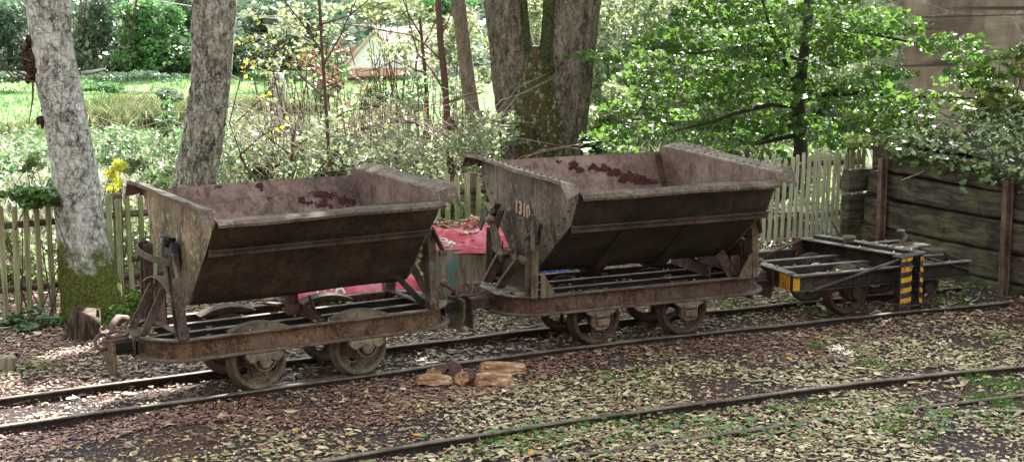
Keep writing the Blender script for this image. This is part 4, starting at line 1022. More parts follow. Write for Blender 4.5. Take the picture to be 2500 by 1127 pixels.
# ------------------------------------------------------------------ firewood
M['split'] = woodmat('split_wood', (.15, .065, .035), (.36, .20, .11), (.66, .50, .34), (4, 26, 26), bump=1.0, dark=(.20, .09, .045))
M['barkl'] = plain('log_bark', (.10, .06, .055), .9, .2, 40, .5, .8)
def gp(px, py, z=-.05):
    A = Vector((0, 0, HCAM)); d = at(px, py, 1) - A; t = (z - HCAM) / d.z; return A + d * t
def log(px, py, L, r, rz, tilt, a0, a1, barky, label):
    c = gp(px, py); root = empty('firewood', (c.x, c.y, -.05), rz); root.rotation_euler = (0, tilt, rz)
    tag(root, label, 'firewood', 'split firewood beside the near rail')
    n = 10; ring = [(0, 0)] + [(r * math.cos(a0 + (a1 - a0) * i / n) * random.uniform(.8, 1.12), r * math.sin(a0 + (a1 - a0) * i / n) * random.uniform(.8, 1.12)) for i in range(n + 1)]
    zmin = min(q[1] for q in ring); ring = [(y, z - zmin) for y, z in ring]
    mb = MB(); m_ = len(ring); K = 9
    rows = []
    for k in range(K + 1):
        t = k / K; x = (t - .5) * L
        rows.append([(x + random.uniform(-.004, .004) + (z - r * .5) * .35 * (1 if k == 0 else (-.4 if k == K else 0)), y * (1 - .25 * t) + .012 * math.sin(t * 3 + y * 40) + random.uniform(-.005, .005), max(0, z * (1 - .22 * t) + .006 * math.sin(t * 5 + z * 60) + random.uniform(-.005, .005))) for y, z in ring] )
    vs = [p for r_ in rows for p in r_]
    mb.add(vs, [(k * m_ + j, k * m_ + (j + 1) % m_, (k + 1) * m_ + (j + 1) % m_, (k + 1) * m_ + j) for k in range(K) for j in (list(range(m_)) if not barky else [0, m_ - 1])] + [tuple(range(m_)), tuple(range(K * m_, K * m_ + m_))[::-1]])
    mb.build('split_face', M['split'], root)
    if barky:
        b = MB(); b.add(vs, [(k * m_ + j, k * m_ + j + 1, (k + 1) * m_ + j + 1, (k + 1) * m_ + j) for k in range(K) for j in range(1, m_ - 1)]); b.build('bark', M['barkl'], root)
log(1062, 940, .235, 0.074, .12, 0, 0.1, 2.7, False, 'pale split firewood log lying flat, nearest the camera at the left of the heap')
log(1078, 918, .14, 0.099, 1.1, -.1, .3, 2.2, True, 'short orange faced firewood wedge set on end against the rail')
log(1112, 918, .15, 0.099, -.9, .1, 0.0, 2.8, True, 'dark barked firewood chunk between the wedge and the long logs')
log(1205, 937, .26, 0.084, .30, 0, .3, 3.0, False, 'thick split firewood log in front at the right of the heap')
log(1150, 937, .15, 0.089, .9, 0, .2, 2.2, True, 'firewood block with a black charred end touching the thick front log')
log(1228, 912, .32, 0.089, .10, 0, .2, 2.9, False, 'longest firewood log lying behind the others close to the rail')
p = gp(10, 902); mb = MB(); mb.box((p.x, p.y, .0), (.16, .10, .10), Matrix.Rotation(.2, 3, 'Z')); tag(mb.build('timber_block', M['ply'], bevel=.01), 'small grey timber block on the ground at the left edge', 'block')

# ------------------------------------------------------------------ trees
def trunk_mesh(mb, pts, n=30, rn=.05, fine=.0, seed=0, sub=5, base=None):
    """pts [(Vector, radius)] -> bumpy closed tube"""
    P = []
    for i in range(len(pts) - 1):
        for k in range(sub):
            t = k / sub; P.append((pts[i][0].lerp(pts[i + 1][0], t), pts[i][1] * (1 - t) + pts[i + 1][1] * t))
    P.append(pts[-1])
    rs = random.Random(seed); ph = [rs.uniform(0, 6) for _ in range(6)]
    rows = []
    for i, (c, r) in enumerate(P):
        row = []
        for k in range(n):
            a = 2 * math.pi * k / n
            f = 1 + rn * (math.sin(2 * a + ph[0] + c.z * 1.2) * .6 + math.sin(3 * a + ph[1] - c.z * 2) * .5 + math.sin(5 * a + ph[2] + c.z * 3) * .35) + rs.uniform(-fine, fine)
            row.append((c.x + r * f * math.cos(a), c.y + r * f * math.sin(a), c.z))
        rows.append(row)
    vs = [p for r_ in rows for p in r_]; m_ = len(rows)
    mb.add(vs, [(i * n + k, i * n + (k + 1) % n, (i + 1) * n + (k + 1) % n, (i + 1) * n + k) for i in range(m_ - 1) for k in range(n)] + [tuple(range((m_ - 1) * n, m_ * n))], True)
def pxpath(lst, Y, off):
    return [(at(px, py, Y) - off, w / 2 * Y / FPX * 1.0) for px, py, w in lst]
def above(path, dx, dy, h, r1):
    c, r = path[-1]; return path + [(c + Vector((dx * t, dy * t, h * t)), r * (1 - t) + r1 * t) for t in (.25, .5, .75, 1)]
SUN = Vector((.20, .78, .62)).normalized()
def carve(P, holes):
    """leave gaps in the canopy where the sun comes through"""
    g = P - np.array(SUN) * (P[:, 2:3] / SUN.z)
    k = np.ones(len(P), bool)
    for x, y, rx, ry in holes: k &= ((g[:, 0] - x) / rx) ** 2 + ((g[:, 1] - y) / ry) ** 2 > 1
    return P[k]
HOLES = [(-2.75, 10.8, 1.0, .6), (-3.4, 10.2, .9, .5), (-3.75, 10.9, .45, .9), (-3.4, 12.8, .4, 1.0), (-2.3, 11.2, .4, .3), (-1.6, 14.2, .7, .35), (1.2, 14.6, .5, .4)]
def crown(root, c, r, nb, per, seed, mat, size=.22):
    rs = np.random.default_rng(seed); off = np.array(root.location)
    d = unit(rs.normal(size=(nb, 3))); rad = rs.uniform(.25, 1, (nb, 1)) ** .6
    cs = np.array(c) + d * rad * np.array(r)
    P = blob_pts([(q, (.95, .95, .55)) for q in cs], per, .4)
    P = carve(P, HOLES); P = P[P[:, 2] > 3.6]
    return leaf_mesh('crown', P - off, np.full(len(P), size), mat, root, .55, .6)
def limbs(root, start, targets, r0, mat, off):
    mb = MB()
    for t in targets:
        a = Vector(start); b = Vector(t); m1 = a.lerp(b, .5) + Vector((random.uniform(-.2, .2), random.uniform(-.2, .2), .35))
        mb.tube([a - off, m1 - off, b - off], [r0, r0 * .6, r0 * .15], 8, False)
    return mb.build('limb', mat, root)

bark_birch = barkmat('birch_bark', [(.40, (.05, .045, .038)), (.45, (.25, .24, .205)), (.49, (.46, .455, .41)), (.56, (.68, .675, .62))], 7, (1.4, 1.4, .7), moss=(.12, .14, .03), moss_top=1.0, lichen=(.30, .34, .27), crack=(.05, .045, .035), crackw=.10, bump=.9, mosscol2=(.22, .26, .06), crackmix=.9, horiz=.55)
bark_birch2 = barkmat('rough_birch_bark', [(.41, (.03, .026, .02)), (.46, (.13, .115, .09)), (.50, (.30, .28, .22)), (.57, (.56, .54, .48))], 9, (1.5, 1.5, .6), moss=(.10, .12, .035), moss_top=1.1, lichen=(.24, .26, .17), crack=(.03, .028, .025), crackw=.16, bump=1.0)
bark_beech = barkmat('grey_trunk_bark', [(.41, (.035, .026, .018)), (.47, (.105, .086, .060)), (.53, (.19, .162, .12)), (.60, (.33, .30, .24))], 9, (1.8, 1.8, .35), lichen=(.24, .28, .23), crackw=.05, bump=.9)
bark_dark = barkmat('slender_bark', [(.34, (.07, .055, .045)), (.5, (.20, .165, .125)), (.6, (.34, .30, .24))], 6, (3, 3, 1), lichen=(.2, .22, .15), crackw=.05, bump=.5)
bark_sap = plain('sapling_bark', (.10, .06, .045), .85, .25, 30, .4, .3)
bark_maple = plain('maple_bark', (.055, .05, .04), .9, .2, 25, .5, .6)
mossmat = barkmat('fork_moss', [(.38, (.012, .018, .008)), (.46, (.05, .07, .015)), (.52, (.10, .055, .03)), (.58, (.09, .12, .03)), (.66, (.30, .34, .27))], 5, (1.5, 1.5, 1.0), lichen=(.40, .48, .40), crackw=.06, bump=1.0)

# birch in front (left)
Y1 = 13.3; base = Vector((at(235, 790, Y1).x, Y1, -.08)); T1 = empty('birch_tree', base)
tag(T1, 'white barked birch with a dark burr and a thick green mossy foot', 'tree', 'old trees along the fence')
pl = pxpath([(247, 806, 200), (238, 770, 172), (230, 735, 160), (216, 670, 146), (203, 600, 137), (190, 500, 128), (178, 400, 123), (160, 300, 118), (142, 200, 122), (126, 100, 112), (118, 0, 122)], Y1, base); pl = [(c_, r_ * (.90 if c_.z > .5 else .97)) for c_, r_ in pl]
pl = above(pl, -.6, .3, 6, .07); mb = MB(); trunk_mesh(mb, pl, 48, .045, .028, 3, 7); mb.build('trunk', bark_birch, T1)
cr = crown(T1, (-3.9, 14.3, 7.2), (2.0, 1.8, 1.9), 26, 110, 5, LM['crown'])
burrm = plain('burr_bark', (.05, .032, .024), .95, .1, 45, .7, 1.0)
for (px, py, n_, sx, sz_, r0, r1) in ((77, 152, 70, .050, .090, .014, .036), (103, 292, 16, .022, .030, .012, .022)):
    mb = MB(); c = at(px, py, Y1 - .05) - base
    for k in range(n_): mb.ball(c + Vector((random.gauss(0, sx * .6), random.gauss(0, .02), random.gauss(0, sz_ * .75))), random.uniform(r0, r1), 7, 5, (random.uniform(.7, 1.2), 1, random.uniform(.7, 1.9)))
    mb.build('burr', burrm, T1)
mb = MB()
for path in (((75, 190), (40, 175), (0, 150)), ((70, 195), (30, 190), (-10, 140)), ((85, 200), (55, 195), (20, 168)), ((80, 200), (80, 240), (70, 305)), ((75, 150), (50, 140), (5, 145)), ((95, 165), (150, 187), (190, 190)), ((60, 120), (40, 90), (10, 95))):
    mb.tube([at(x, y, Y1 - .12) - base for x, y in path], [.010, .007, .003], 6, False)
mb.build('twigs', bark_sap, T1)
mb = MB(); mb.tube([at(198, 178, Y1 + .05) - base, at(230, 174, Y1 + .05) - base, at(257, 168, Y1) - base], [.012, .012, .009], 8); mb.build('broken_branch', plain('pale_branch', (.62, .58, .52), .8, .2), T1)
# hanging twigs of the birch
mb = MB()
for k in range(16):
    x = random.choice((200, 215, 232, 250, 300, 320, 190)) + random.uniform(-15, 15); y1 = random.uniform(60, 240); Yt = Y1 + random.uniform(.2, 1.2)
    mb.tube([at(x + 15, -60, Yt) - base, at(x + random.uniform(-8, 8), y1 * .5, Yt) - base, at(x + random.uniform(-12, 12), y1, Yt) - base], [.004, .003, .0018], 5, False)
mb.build('hanging_twigs', bark_sap, T1)
# moss cushion at the foot of the birch
P = []
for px, py, r in ((285, 760, .12), (310, 770, .12), (270, 790, .10), (300, 740, .08), (200, 790, .08), (320, 745, .07)):
    c = gp(px, py + 15); 
    d = unit(rng.normal(size=(900, 3))); d[:, 2] = np.abs(d[:, 2]); P.append(np.array([c.x, c.y + .25, -.06]) + d * np.array([r * 1.3, r, r * 1.5]))
P = np.concatenate(P)
tag(leaf_mesh('moss', P, np.full(len(P), .03), leafmat('moss_tips', [(.08, .14, .03), (.15, .23, .05), (.24, .33, .08)], .2, .7, .2)), kind='stuff')

# second birch (behind the left wagon)
Y2 = 15.6; base = Vector((at(470, 640, Y2).x, Y2, -.1)); T2 = empty('birch_tree', base)
tag(T2, 'rough grey birch trunk rising straight behind the left wagon bin', 'tree', 'old trees along the fence')
pl = pxpath([(450, 660, 150), (462, 560, 128), (474, 440, 112), (494, 350, 104), (503, 280, 102), (515, 200, 98), (520, 100, 104), (526, 0, 106)], Y2, base)
pl = above(pl, .2, .4, 6.5, .07); mb = MB(); trunk_mesh(mb, pl, 48, .06, .05, 9, 8); mb.build('trunk', bark_birch2, T2)
crown(T2, (-3.0, 17.6, 7.4), (2.4, 2.2, 2.0), 46, 120, 6, LM['crown'])

# twin trunk
Y3 = 18.3; base = Vector((at(1320, 480, Y3).x, Y3, -.15)); T3 = empty('twin_trunk_tree', base)
tag(T3, 'huge grey tree forking into two stems, mossy crotch, behind the riveted wagon', 'tree', 'old trees along the fence')
sc3 = 1.0
pl = pxpath([(1292, 640, 190), (1292, 520, 165), (1292, 385, 138), (1280, 290, 136), (1266, 200, 132), (1250, 110, 112), (1236, 40, 100), (1230, 0, 98)], Y3, base)
pl = above(pl, .1, .9, 6.5, .10); mb = MB(); trunk_mesh(mb, pl, 48, .035, .022, 21, 8); mb.build('trunk', bark_beech, T3)
pl2 = pxpath([(1362, 640, 175), (1362, 520, 150), (1362, 385, 126), (1368, 290, 136), (1376, 200, 144), (1388, 110, 134), (1396, 40, 130), (1400, 0, 130)], Y3 - .02, base)
pl2 = above(pl2, 1.6, .6, 6.5, .10); mb = MB(); trunk_mesh(mb, pl2, 48, .035, .022, 22, 8); mb.build('stem', bark_beech, T3)
mb = MB(); trunk_mesh(mb, pxpath([(1325, 560, 120), (1325, 385, 132), (1320, 290, 140), (1316, 220, 122), (1312, 165, 92), (1312, 128, 60), (1312, 112, 30)], Y3 - .14, base), 30, .09, .03, 5); mb.build('mossy_crotch', mossmat, T3)
mb = MB(); trunk_mesh(mb, pxpath([(1338, 175, 70), (1340, 110, 44), (1344, 40, 38), (1346, 0, 38)], Y3 - .18, base), 20, .08, .03, 6); trunk_mesh(mb, pxpath([(1290, 160, 44), (1284, 100, 26), (1282, 40, 18), (1280, 0, 16)], Y3 - .16, base), 16, .08, .03, 7); mb.build('moss_strip', barkmat('strip_moss', [(.40, (.02, .03, .01)), (.5, (.05, .065, .02)), (.62, (.12, .12, .06))], 9, (2, 2, 1), lichen=(.16, .2, .08), crackw=.04), T3)
crown(T3, (.5, 19.6, 7.3), (4.4, 3.6, 2.2), 130, 140, 7, LM['crown'])

# slender leaning tree
Y4 = 18.6; base = Vector((at(1200, 470, Y4).x, Y4, -.15)); T4 = empty('slender_tree', base)
tag(T4, 'slender grey tree leaning left just beside the twin trunk', 'tree', 'thin trees behind the fence')
pl = pxpath([(1192, 520, 42), (1172, 390, 36), (1160, 300, 35), (1143, 200, 35), (1130, 100, 34), (1118, 0, 35)], Y4, base); pl = above(pl, -.5, .1, 4, .04)
mb = MB(); trunk_mesh(mb, pl, 16, .05, .03, 31); mb.build('trunk', bark_dark, T4); crown(T4, (-1.2, 19.2, 5.9), (1.2, 1.2, .9), 10, 120, 8, LM['crown'])

def sapling(label, path, Y, branches, leaf=None, lsize=.06, lper=5, group='thin trees behind the fence', mat=bark_sap, k=.6):
    c = at(path[0][0], path[0][1], Y); root = empty('sapling', (c.x, c.y, float(TH(c.x, c.y)))); off = root.location
    tag(root, label, 'sapling', group)
    pp = [(at(x, y, Y) - off, w / 2 * Y / FPX) for x, y, w in path]
    g = pp[0][0].copy(); g.z = -.02; pp = [(g, pp[0][1] * 1.15)] + pp
    mb = MB(); mb.tube([p for p, r in pp], [r for p, r in pp], 9); mb.build('trunk', mat, root)
    bb = MB(); ends = []
    for br in branches:
        dY = random.uniform(-.5, .5)
        pts = [at(x, y, Y + dY * i / len(br)) - off for i, (x, y) in enumerate(br)]
        n_ = len(pts); bb.tube(pts, [(.011 - .008 * i / n_) * k * 1.6 for i in range(n_)], 6, False); ends.append(pts)
        for i in range(1, n_):       # side twigs
            for _ in range(2):
                a = pts[i]; d = Vector((random.gauss(0, .22), random.gauss(0, .22), random.gauss(.02, .16))); b_ = a + d; bb.tube([a, a + d * .5 + Vector((0, 0, .02)), b_], [.003, .0025, .0012], 4, False); ends.append([a, b_])
    bb.build('branches', mat, root)
    if leaf:
        P = []
        for pts in ends:
            for a, b_ in zip(pts, pts[1:]):
                for _ in range(lper): P.append(a.lerp(b_, random.random()) + Vector((random.gauss(0, .05), random.gauss(0, .06), random.gauss(-.01, .05))))
        P = np.array([tuple(p) for p in P]); leaf_mesh('foliage', P, np.full(len(P), lsize), leaf, root, .35, .6)
    return root
sapling('brown stemmed sapling with withered hanging leaves left of the slender tree', [(1102, 430, 18), (1092, 300, 17), (1086, 200, 17), (1074, 90, 16), (1070, 0, 15)], 18.0,
        [[(1085, 345), (1060, 320), (1010, 300), (960, 298), (900, 310), (850, 330), (805, 335)], [(1080, 150), (1040, 110), (1000, 85), (920, 72), (850, 60), (780, 55)], [(1090, 235), (1060, 180), (1020, 130), (1000, 60), (990, 0)], [(1095, 250), (1130, 235), (1180, 225)], [(1100, 290), (1120, 320), (1140, 345)], [(1072, 100), (1095, 50), (1110, 0)]], LM['red'], .07, 1)
sapling('thin dark sapling standing just left of the brown stemmed one', [(1047, 400, 10), (1044, 300, 10), (1040, 200, 10), (1032, 120, 8), (1025, 40, 7)], 18.7, [[(1042, 180), (1000, 165), (960, 150), (920, 170), (880, 175)], [(1035, 110), (1060, 60), (1075, 20)], [(1030, 90), (1000, 40), (980, -10)]], LM['sunny'], .06, 2)
sapling('dark straight sapling above the far rim of the left wagon', [(806, 440, 10), (800, 330, 9), (795, 250, 9), (788, 150, 8), (782, 50, 8), (778, -20, 7)], 17.2, [[(788, 130), (740, 60), (700, 10), (680, -20)], [(795, 240), (740, 190), (690, 130), (640, 90)], [(790, 160), (830, 90), (860, 20), (880, -20)], [(785, 60), (850, 40), (900, 0)], [(798, 300), (850, 270), (905, 262), (950, 240)]], LM['sunny'], .055, 3)
sapling('forked leafless sapling behind the middle of the left wagon', [(707, 430, 9), (712, 380, 8), (716, 335, 8)], 17.6, [[(716, 335), (735, 270), (748, 200), (750, 160)], [(716, 335), (690, 270), (672, 200), (665, 150)], [(712, 380), (660, 340), (610, 300), (570, 250)], [(712, 360), (770, 330), (830, 322)]], None)
sapling('yellow leaved bare branched sapling right of the rough birch', [(640, 460, 7), (610, 420, 6), (585, 380, 6)], 16.6, [[(585, 380), (640, 330), (700, 300)], [(600, 410), (560, 300), (590, 180), (640, 110), (720, 70)], [(590, 200), (600, 140), (625, 80)], [(560, 120), (620, 100), (690, 130), (760, 160)], [(575, 300), (640, 240), (680, 190)]], LM['lime'], .055, 2, k=.45)

# maple on the right
YM = 19.0; base = Vector((at(1955, 470, YM).x, YM, -.3)); TM = empty('maple_tree', base)
tag(TM, 'green maple with tiers of leaves hanging over the bleached fence', 'tree')
pl = pxpath([(1952, 470, 44), (1955, 350, 34), (1950, 250, 34), (1962, 140, 26), (1972, 60, 24), (1974, 0, 24)], YM, base); pl = above(pl, .3, .3, 4.2, .04)
mb = MB(); trunk_mesh(mb, pl, 16, .05, .03, 41); mb.build('trunk', bark_maple, TM)
mb = MB()
for br in ([(1950, 215), (1925, 170), (1897, 105), (1875, 50), (1858, -10)], [(1962, 150), (1935, 140), (1905, 108)], [(1958, 230), (2040, 232), (2100, 226), (2170, 232), (2230, 235), (2380, 240)], [(1945, 190), (1900, 182), (1860, 183)], [(1978, 86), (2020, 78), (2065, 72), (2150, 88), (2260, 110)], [(1955, 300), (1900, 320), (1850, 345)], [(1905, 108), (1850, 108), (1780, 120), (1700, 130), (1640, 128)], [(1950, 260), (1880, 255), (1800, 275), (1730, 300), (1640, 320)], [(1990, 290), (2030, 230), (2060, 205)], [(1860, 0), (1800, 40), (1700, 60)], [(1940, 330), (1850, 350), (1780, 340)]):
    n_ = len(br); mb.tube([at(x, y, YM - .25 * i) - base for i, (x, y) in enumerate(br)], [.032 * (1 - .8 * i / n_) for i in range(n_)], 7, False)
mb.build('branches', bark_maple, TM)
blobs = []; k = 0
while k < 175:
    px, py = random.uniform(1440, 2430), random.uniform(-70, 400)
    if py < (px - 2060) * .46 - 20: continue
    if py > 395 - max(0, px - 2080) * .42: continue
    if px < 1640 - py * .45 + 60 * math.sin(py * .03) - 60: continue
    if px < 1600 and random.random() < .45: continue
    if 2180 < px < 2330 and 120 < py < 215 and py > (px - 2060) * .46 + 38: continue
    Y = random.uniform(17.2, 20.6) if px < 2150 else random.uniform(17.0, 18.2); c = at(px, py, Y) - base
    blobs.append((tuple(c), (random.uniform(.28, .5), random.uniform(.28, .5), random.uniform(.035, .09)))); k += 1
P = blob_pts(blobs, 118, .1); leaf_mesh('foliage', P, .064 * rng.choice([.55, .8, 1.05, 1.4], len(P), p=[.2, .35, .3, .15]), LM['maple'], TM, .5, .85, 'diamond', .3, .15)
crown(TM, (5.0, 19.4, 7.0), (4.6, 4.2, 2.2), 180, 140, 9, LM['crown'])

# ------------------------------------------------------------------ shrubs and undergrowth
def shrub(label, px, py, wpx, hpx, Y, depth, mat, nleaf, size, up=.4, aspect=.6, stems=6, group='shrubs beyond the fence', shell=.3, nb=16, base_z=None, sq=.7, cat='shrub', name='shrub'):
    c = at(px, py, Y); gz = float(TH(c.x, c.y)) if base_z is None else base_z
    root = empty(name, (c.x, c.y, gz)); off = root.location; tag(root, label, cat, group)
    rx, rz_ = wpx / FPX * Y, hpx / FPX * Y
    bl_ = []
    for _ in range(nb):
        d = Vector((random.gauss(0, 1), random.gauss(0, 1), random.gauss(0, 1))).normalized() * random.random() ** .5
        q = c + Vector((d.x * rx, d.y * depth, d.z * rz_)) - off; q.z = max(q.z, .03)
        bl_.append((tuple(q), (rx * random.uniform(.2, .42), depth * random.uniform(.3, .5), rz_ * random.uniform(.15, .4) * sq / .7)))
    P = blob_pts(bl_, nleaf // nb, shell); P = P[P[:, 2] > -.15]
    leaf_mesh('foliage', P, np.full(len(P), size), mat, root, up, aspect)
    if stems:
        mb = MB()
        for _ in range(stems):
            b_ = random.choice(bl_)[0]; s_ = Vector((random.gauss(0, rx * .3), random.gauss(0, depth * .3), 0)); e_ = Vector(b_); m_ = s_.lerp(e_, .5) + Vector((random.gauss(0, .1), random.gauss(0, .1), .1))
            r_ = .006 * Y / 16; mb.tube([s_, m_, e_], [r_ * 1.5, r_, r_ * .5], 5, False)
        mb.build('stems', bark_sap, root)
    return root
G1 = 'shrubs beyond the fence'
# behind and through the left fence
shrub('green leafy bramble arching over the left end of the picket fence', 75, 480, 95, 45, 13.3, .30, leafmat('bramble_green', [(.06, .13, .05), (.10, .20, .06), (.16, .26, .08), (.05, .10, .05)], .4, .35, .6, (.2, .4, .05)), 700, .075, nb=14, up=.6)
shrub('sunlit bramble thicket filling the gaps of the left pickets', 60, 650, 130, 130, 14.6, .5, LM['sunny'], 3800, .06)
shrub('sunlit thicket between the mossy birch and the left wagon', 320, 620, 90, 130, 15.0, .5, LM['sunny'], 2600, .055)
shrub('yellow leaved sprig hanging right of the mossy birch', 285, 435, 38, 38, 14.2, .2, LM['lime'], 60, .085, stems=4, nb=5)
shrub('low green weeds at the foot of the left fence', 70, 780, 90, 25, 13.0, .22, leafmat('weeds_green', [(.08, .16, .06), (.13, .22, .08), (.20, .26, .12)], .3, .4, .5), 420, .065, nb=10, stems=4, up=.7)
shrub('small dark leaved shrub in the reeds before the rough birch', 405, 300, 42, 58, 20.0, .35, LM['woodlight'], 420, .075, nb=9, stems=6)
shrub('dark bramble mound low in the reeds', 330, 400, 70, 35, 17.5, .4, LM['grey'], 900, .06, nb=9)
for lab_, px_, py_, w_, h_, Y_ in (('dark leaved shrub in the reeds right of the mossy birch', 300, 345, 50, 26, 21), ('dark green hollow bush in the reeds beside the left fence end', 60, 400, 60, 26, 17.5), ('dark bramble behind the pickets left of the rough birch', 400, 430, 55, 24, 16.6), ('shadowy bush below the grey meadow stump', 690, 330, 60, 26, 22), ('dark shrub at the foot of the brown stemmed sapling', 1040, 440, 55, 26, 17.2)):
    shrub(lab_, px_, py_, w_, h_, Y_, .4, LM['ivy'], 800, .055, nb=10)
shrub('pale bramble clump beside the rough birch foot', 640, 400, 90, 60, 18.2, .5, LM['grey'], 2600, .052)
shrub('silvery bramble thicket behind the left wagon bin', 800, 390, 120, 60, 18.0, .6, LM['grey'], 4200, .05)
shrub('green and white bramble heap below the white gabled house', 900, 300, 110, 60, 20.5, .7, LM['sunny'], 2600, .062)
shrub('dark leaved undergrowth patch right below the house', 940, 260, 90, 45, 25.0, .8, LM['woodlight'], 1400, .10)
shrub('white speckled thicket left of the slender tree', 1010, 380, 110, 70, 18.9, .6, LM['grey'], 4600, .05)
shrub('yellow green bush around the brown stemmed sapling foot', 1120, 330, 90, 100, 20.0, .6, LM['sunny'], 3600, .06)
shrub('tall bright shrub between house and slender tree', 1120, 120, 95, 120, 24.0, .9, LM['sunny'], 2600, .075, shell=.6)
shrub('sunlit hazel above the house roof', 960, 15, 170, 45, 23.0, .8, LM['sunny'], 1500, .08, stems=10, shell=.6)
shrub('green leafy spray crossing the white gable', 930, 110, 60, 45, 19.0, .4, LM['sunny'], 120, .055, stems=9, shell=.6)
shrub('pale leaves in front of the right end of the house', 1130, 200, 80, 110, 19.6, .5, LM['grey'], 520, .06, stems=10, shell=.6)
shrub('leafy twigs hanging before the house roof', 1030, 120, 80, 60, 19.4, .5, LM['sunny'], 520, .06, stems=8, shell=.6)
shrub('sparse twiggy spray between the rough birch and the dark sapling', 680, 170, 90, 90, 18.3, .4, LM['sunny'], 260, .055, stems=12, shell=.6)
shrub('sparse brown twiggy spray right of the dark sapling', 880, 210, 80, 80, 18.6, .4, LM['red'], 150, .055, stems=12, shell=.6)
shrub('sparse pale twiggy spray left of the slender tree', 1010, 230, 70, 80, 18.4, .4, LM['grey'], 260, .055, stems=12, shell=.6)
shrub('airy hazel spray left of the house', 720, 60, 110, 70, 22.0, .8, LM['sunny'], 420, .075, stems=12, shell=.6)
shrub('mixed brown and green hazel left of the house gable', 780, 150, 70, 80, 26.0, .8, LM['red'], 380, .08, stems=8, shell=.6)
shrub('bush of fresh leaves beside the house gable', 800, 190, 60, 60, 27.0, .8, LM['woodlight'], 600, .10, stems=4)
shrub('bright thicket seen through the fork of the twin trunk', 1310, 60, 60, 110, 26.0, .8, LM['sunny'], 1500, .08)
shrub('whitish sunlit thicket right of the twin trunk', 1500, 200, 110, 180, 24.5, 1.0, LM['grey'], 6500, .075, shell=.5, nb=26)
shrub('lime green sunlit bush right of the twin trunk', 1520, 300, 100, 100, 22.0, .7, LM['sunny'], 3000, .07)
shrub('broad leaved young maple shoot at the right foot of the twin trunk', 1450, 365, 50, 32, 17.5, .3, LM['woodlight'], 230, .10, nb=6, up=.8, aspect=.9, stems=5)
shrub('pale tall bush behind the left part of the maple', 1640, 90, 120, 130, 28.0, 1.2, LM['grey'], 5200, .095, nb=24)
shrub('glittering bush behind the middle of the maple', 1800, 200, 140, 200, 30.0, 1.3, LM['grey'], 8500, .10, nb=28)
shrub('sunlit bush behind the maple trunk', 1990, 250, 140, 170, 30.0, 1.3, LM['sunny'], 7500, .10, nb=28)
shrub('bright bush behind the right hand tiers of the maple', 2110, 180, 110, 150, 32.0, 1.3, LM['grey'], 5200, .11, nb=24)
shrub('pale green tree side at the top beside the concrete pier', 2120, 20, 90, 60, 36.0, 1.2, LM['sunny'], 3200, .12, nb=18)
shrub('dark green low shrub behind the bleached fence', 1880, 460, 150, 60, 18.3, .5, LM['ivy'], 2600, .065, nb=18)
shrub('shaded greenery through the middle pickets', 1110, 500, 90, 60, 16.4, .4, LM['sunny'], 1500, .055)
shrub('tangle of ivy and bramble at the corner of fence and wall', 2110, 470, 50, 70, 17.3, .3, LM['ivy'], 900, .065, nb=10)
shrub('bluish ivy strand climbing the last bleached pickets', 2062, 530, 12, 55, 16.75, .05, LM['ivy'], 60, .085, nb=5, stems=2)
G2 = 'shrubs on the bank above the wall'
for lab, px, py, w, h, Y, mt, nl, sz in (('silvery green shrub crowning the bank in the right corner', 2490, 250, 90, 75, 16.5, 'shrubR', 1500, .085), ('bluish dense shrub left on the bank above the wall corner', 2230, 350, 110, 50, 16.6, 'shrubR', 1800, .08),
        ('yellowing bush behind the shrubs on the bank', 2400, 250, 90, 60, 18.2, 'shrubR', 1100, .09), ('ivy heap spilling over the middle of the wall', 2370, 370, 120, 38, 15.6, 'ivy', 2100, .065),
        ('glossy shrub branch entering at the top right edge', 2490, 140, 45, 45, 17.0, 'shrubR', 500, .085), ('dull green shrub hiding the fence end at the wall', 2130, 400, 70, 35, 16.8, 'shrubR', 800, .075)):
    shrub(lab, px, py, w, h, Y, .45, LM[mt], nl, sz, up=.6, group=G2, base_z=.9, nb=14)
P = []
for k in range(60):   # ivy trailing over the wall face
    t = random.uniform(0, 1.9); q = WL + wd * t + wn * (.02 + random.uniform(-.03, .02)); L_ = random.uniform(.03, .20) * (1.4 if 1.0 < t < 1.5 or t > 1.7 else .8)
    for _ in range(10): P.append((q.x + random.gauss(0, .05), q.y + random.gauss(0, .05), 1.06 - random.random() * L_))
P += [(WL.x + wd.x * t + wn.x * o + random.gauss(0, .02), WL.y + wd.y * t + wn.y * o, 1.08 + o * .13 + random.uniform(-.03, .07)) for t, o in zip(rng.uniform(-.3, 2.4, 2600), rng.uniform(0, 2.2, 2600))]
tag(leaf_mesh('ivy', np.array(P), np.full(len(P), .06), LM['ivy'], None, .55, .8), kind='stuff')
mb = MB()
for pts in (((2200, 440), (2240, 425), (2290, 400), (2350, 385)), ((2360, 445), (2390, 430), (2430, 420), (2470, 390)), ((2390, 455), (2440, 440), (2490, 425)), ((2085, 480), (2110, 440), (2140, 425), (2135, 450), (2100, 470)), ((2070, 440), (2100, 430), (2140, 440)), ((2080, 520), (2090, 470), (2135, 450))):
    mb.tube([at(x, y, 15.0 if x > 2150 else 16.3) + Vector((0, -.0, 0)) for x, y in pts], .006, 5, False)
tag(mb.build('ivy_stems', plain('dry_stem', (.28, .24, .17), .85, .2)), 'bare brown ivy stems trailing over the top sleeper of the wall', 'stems')
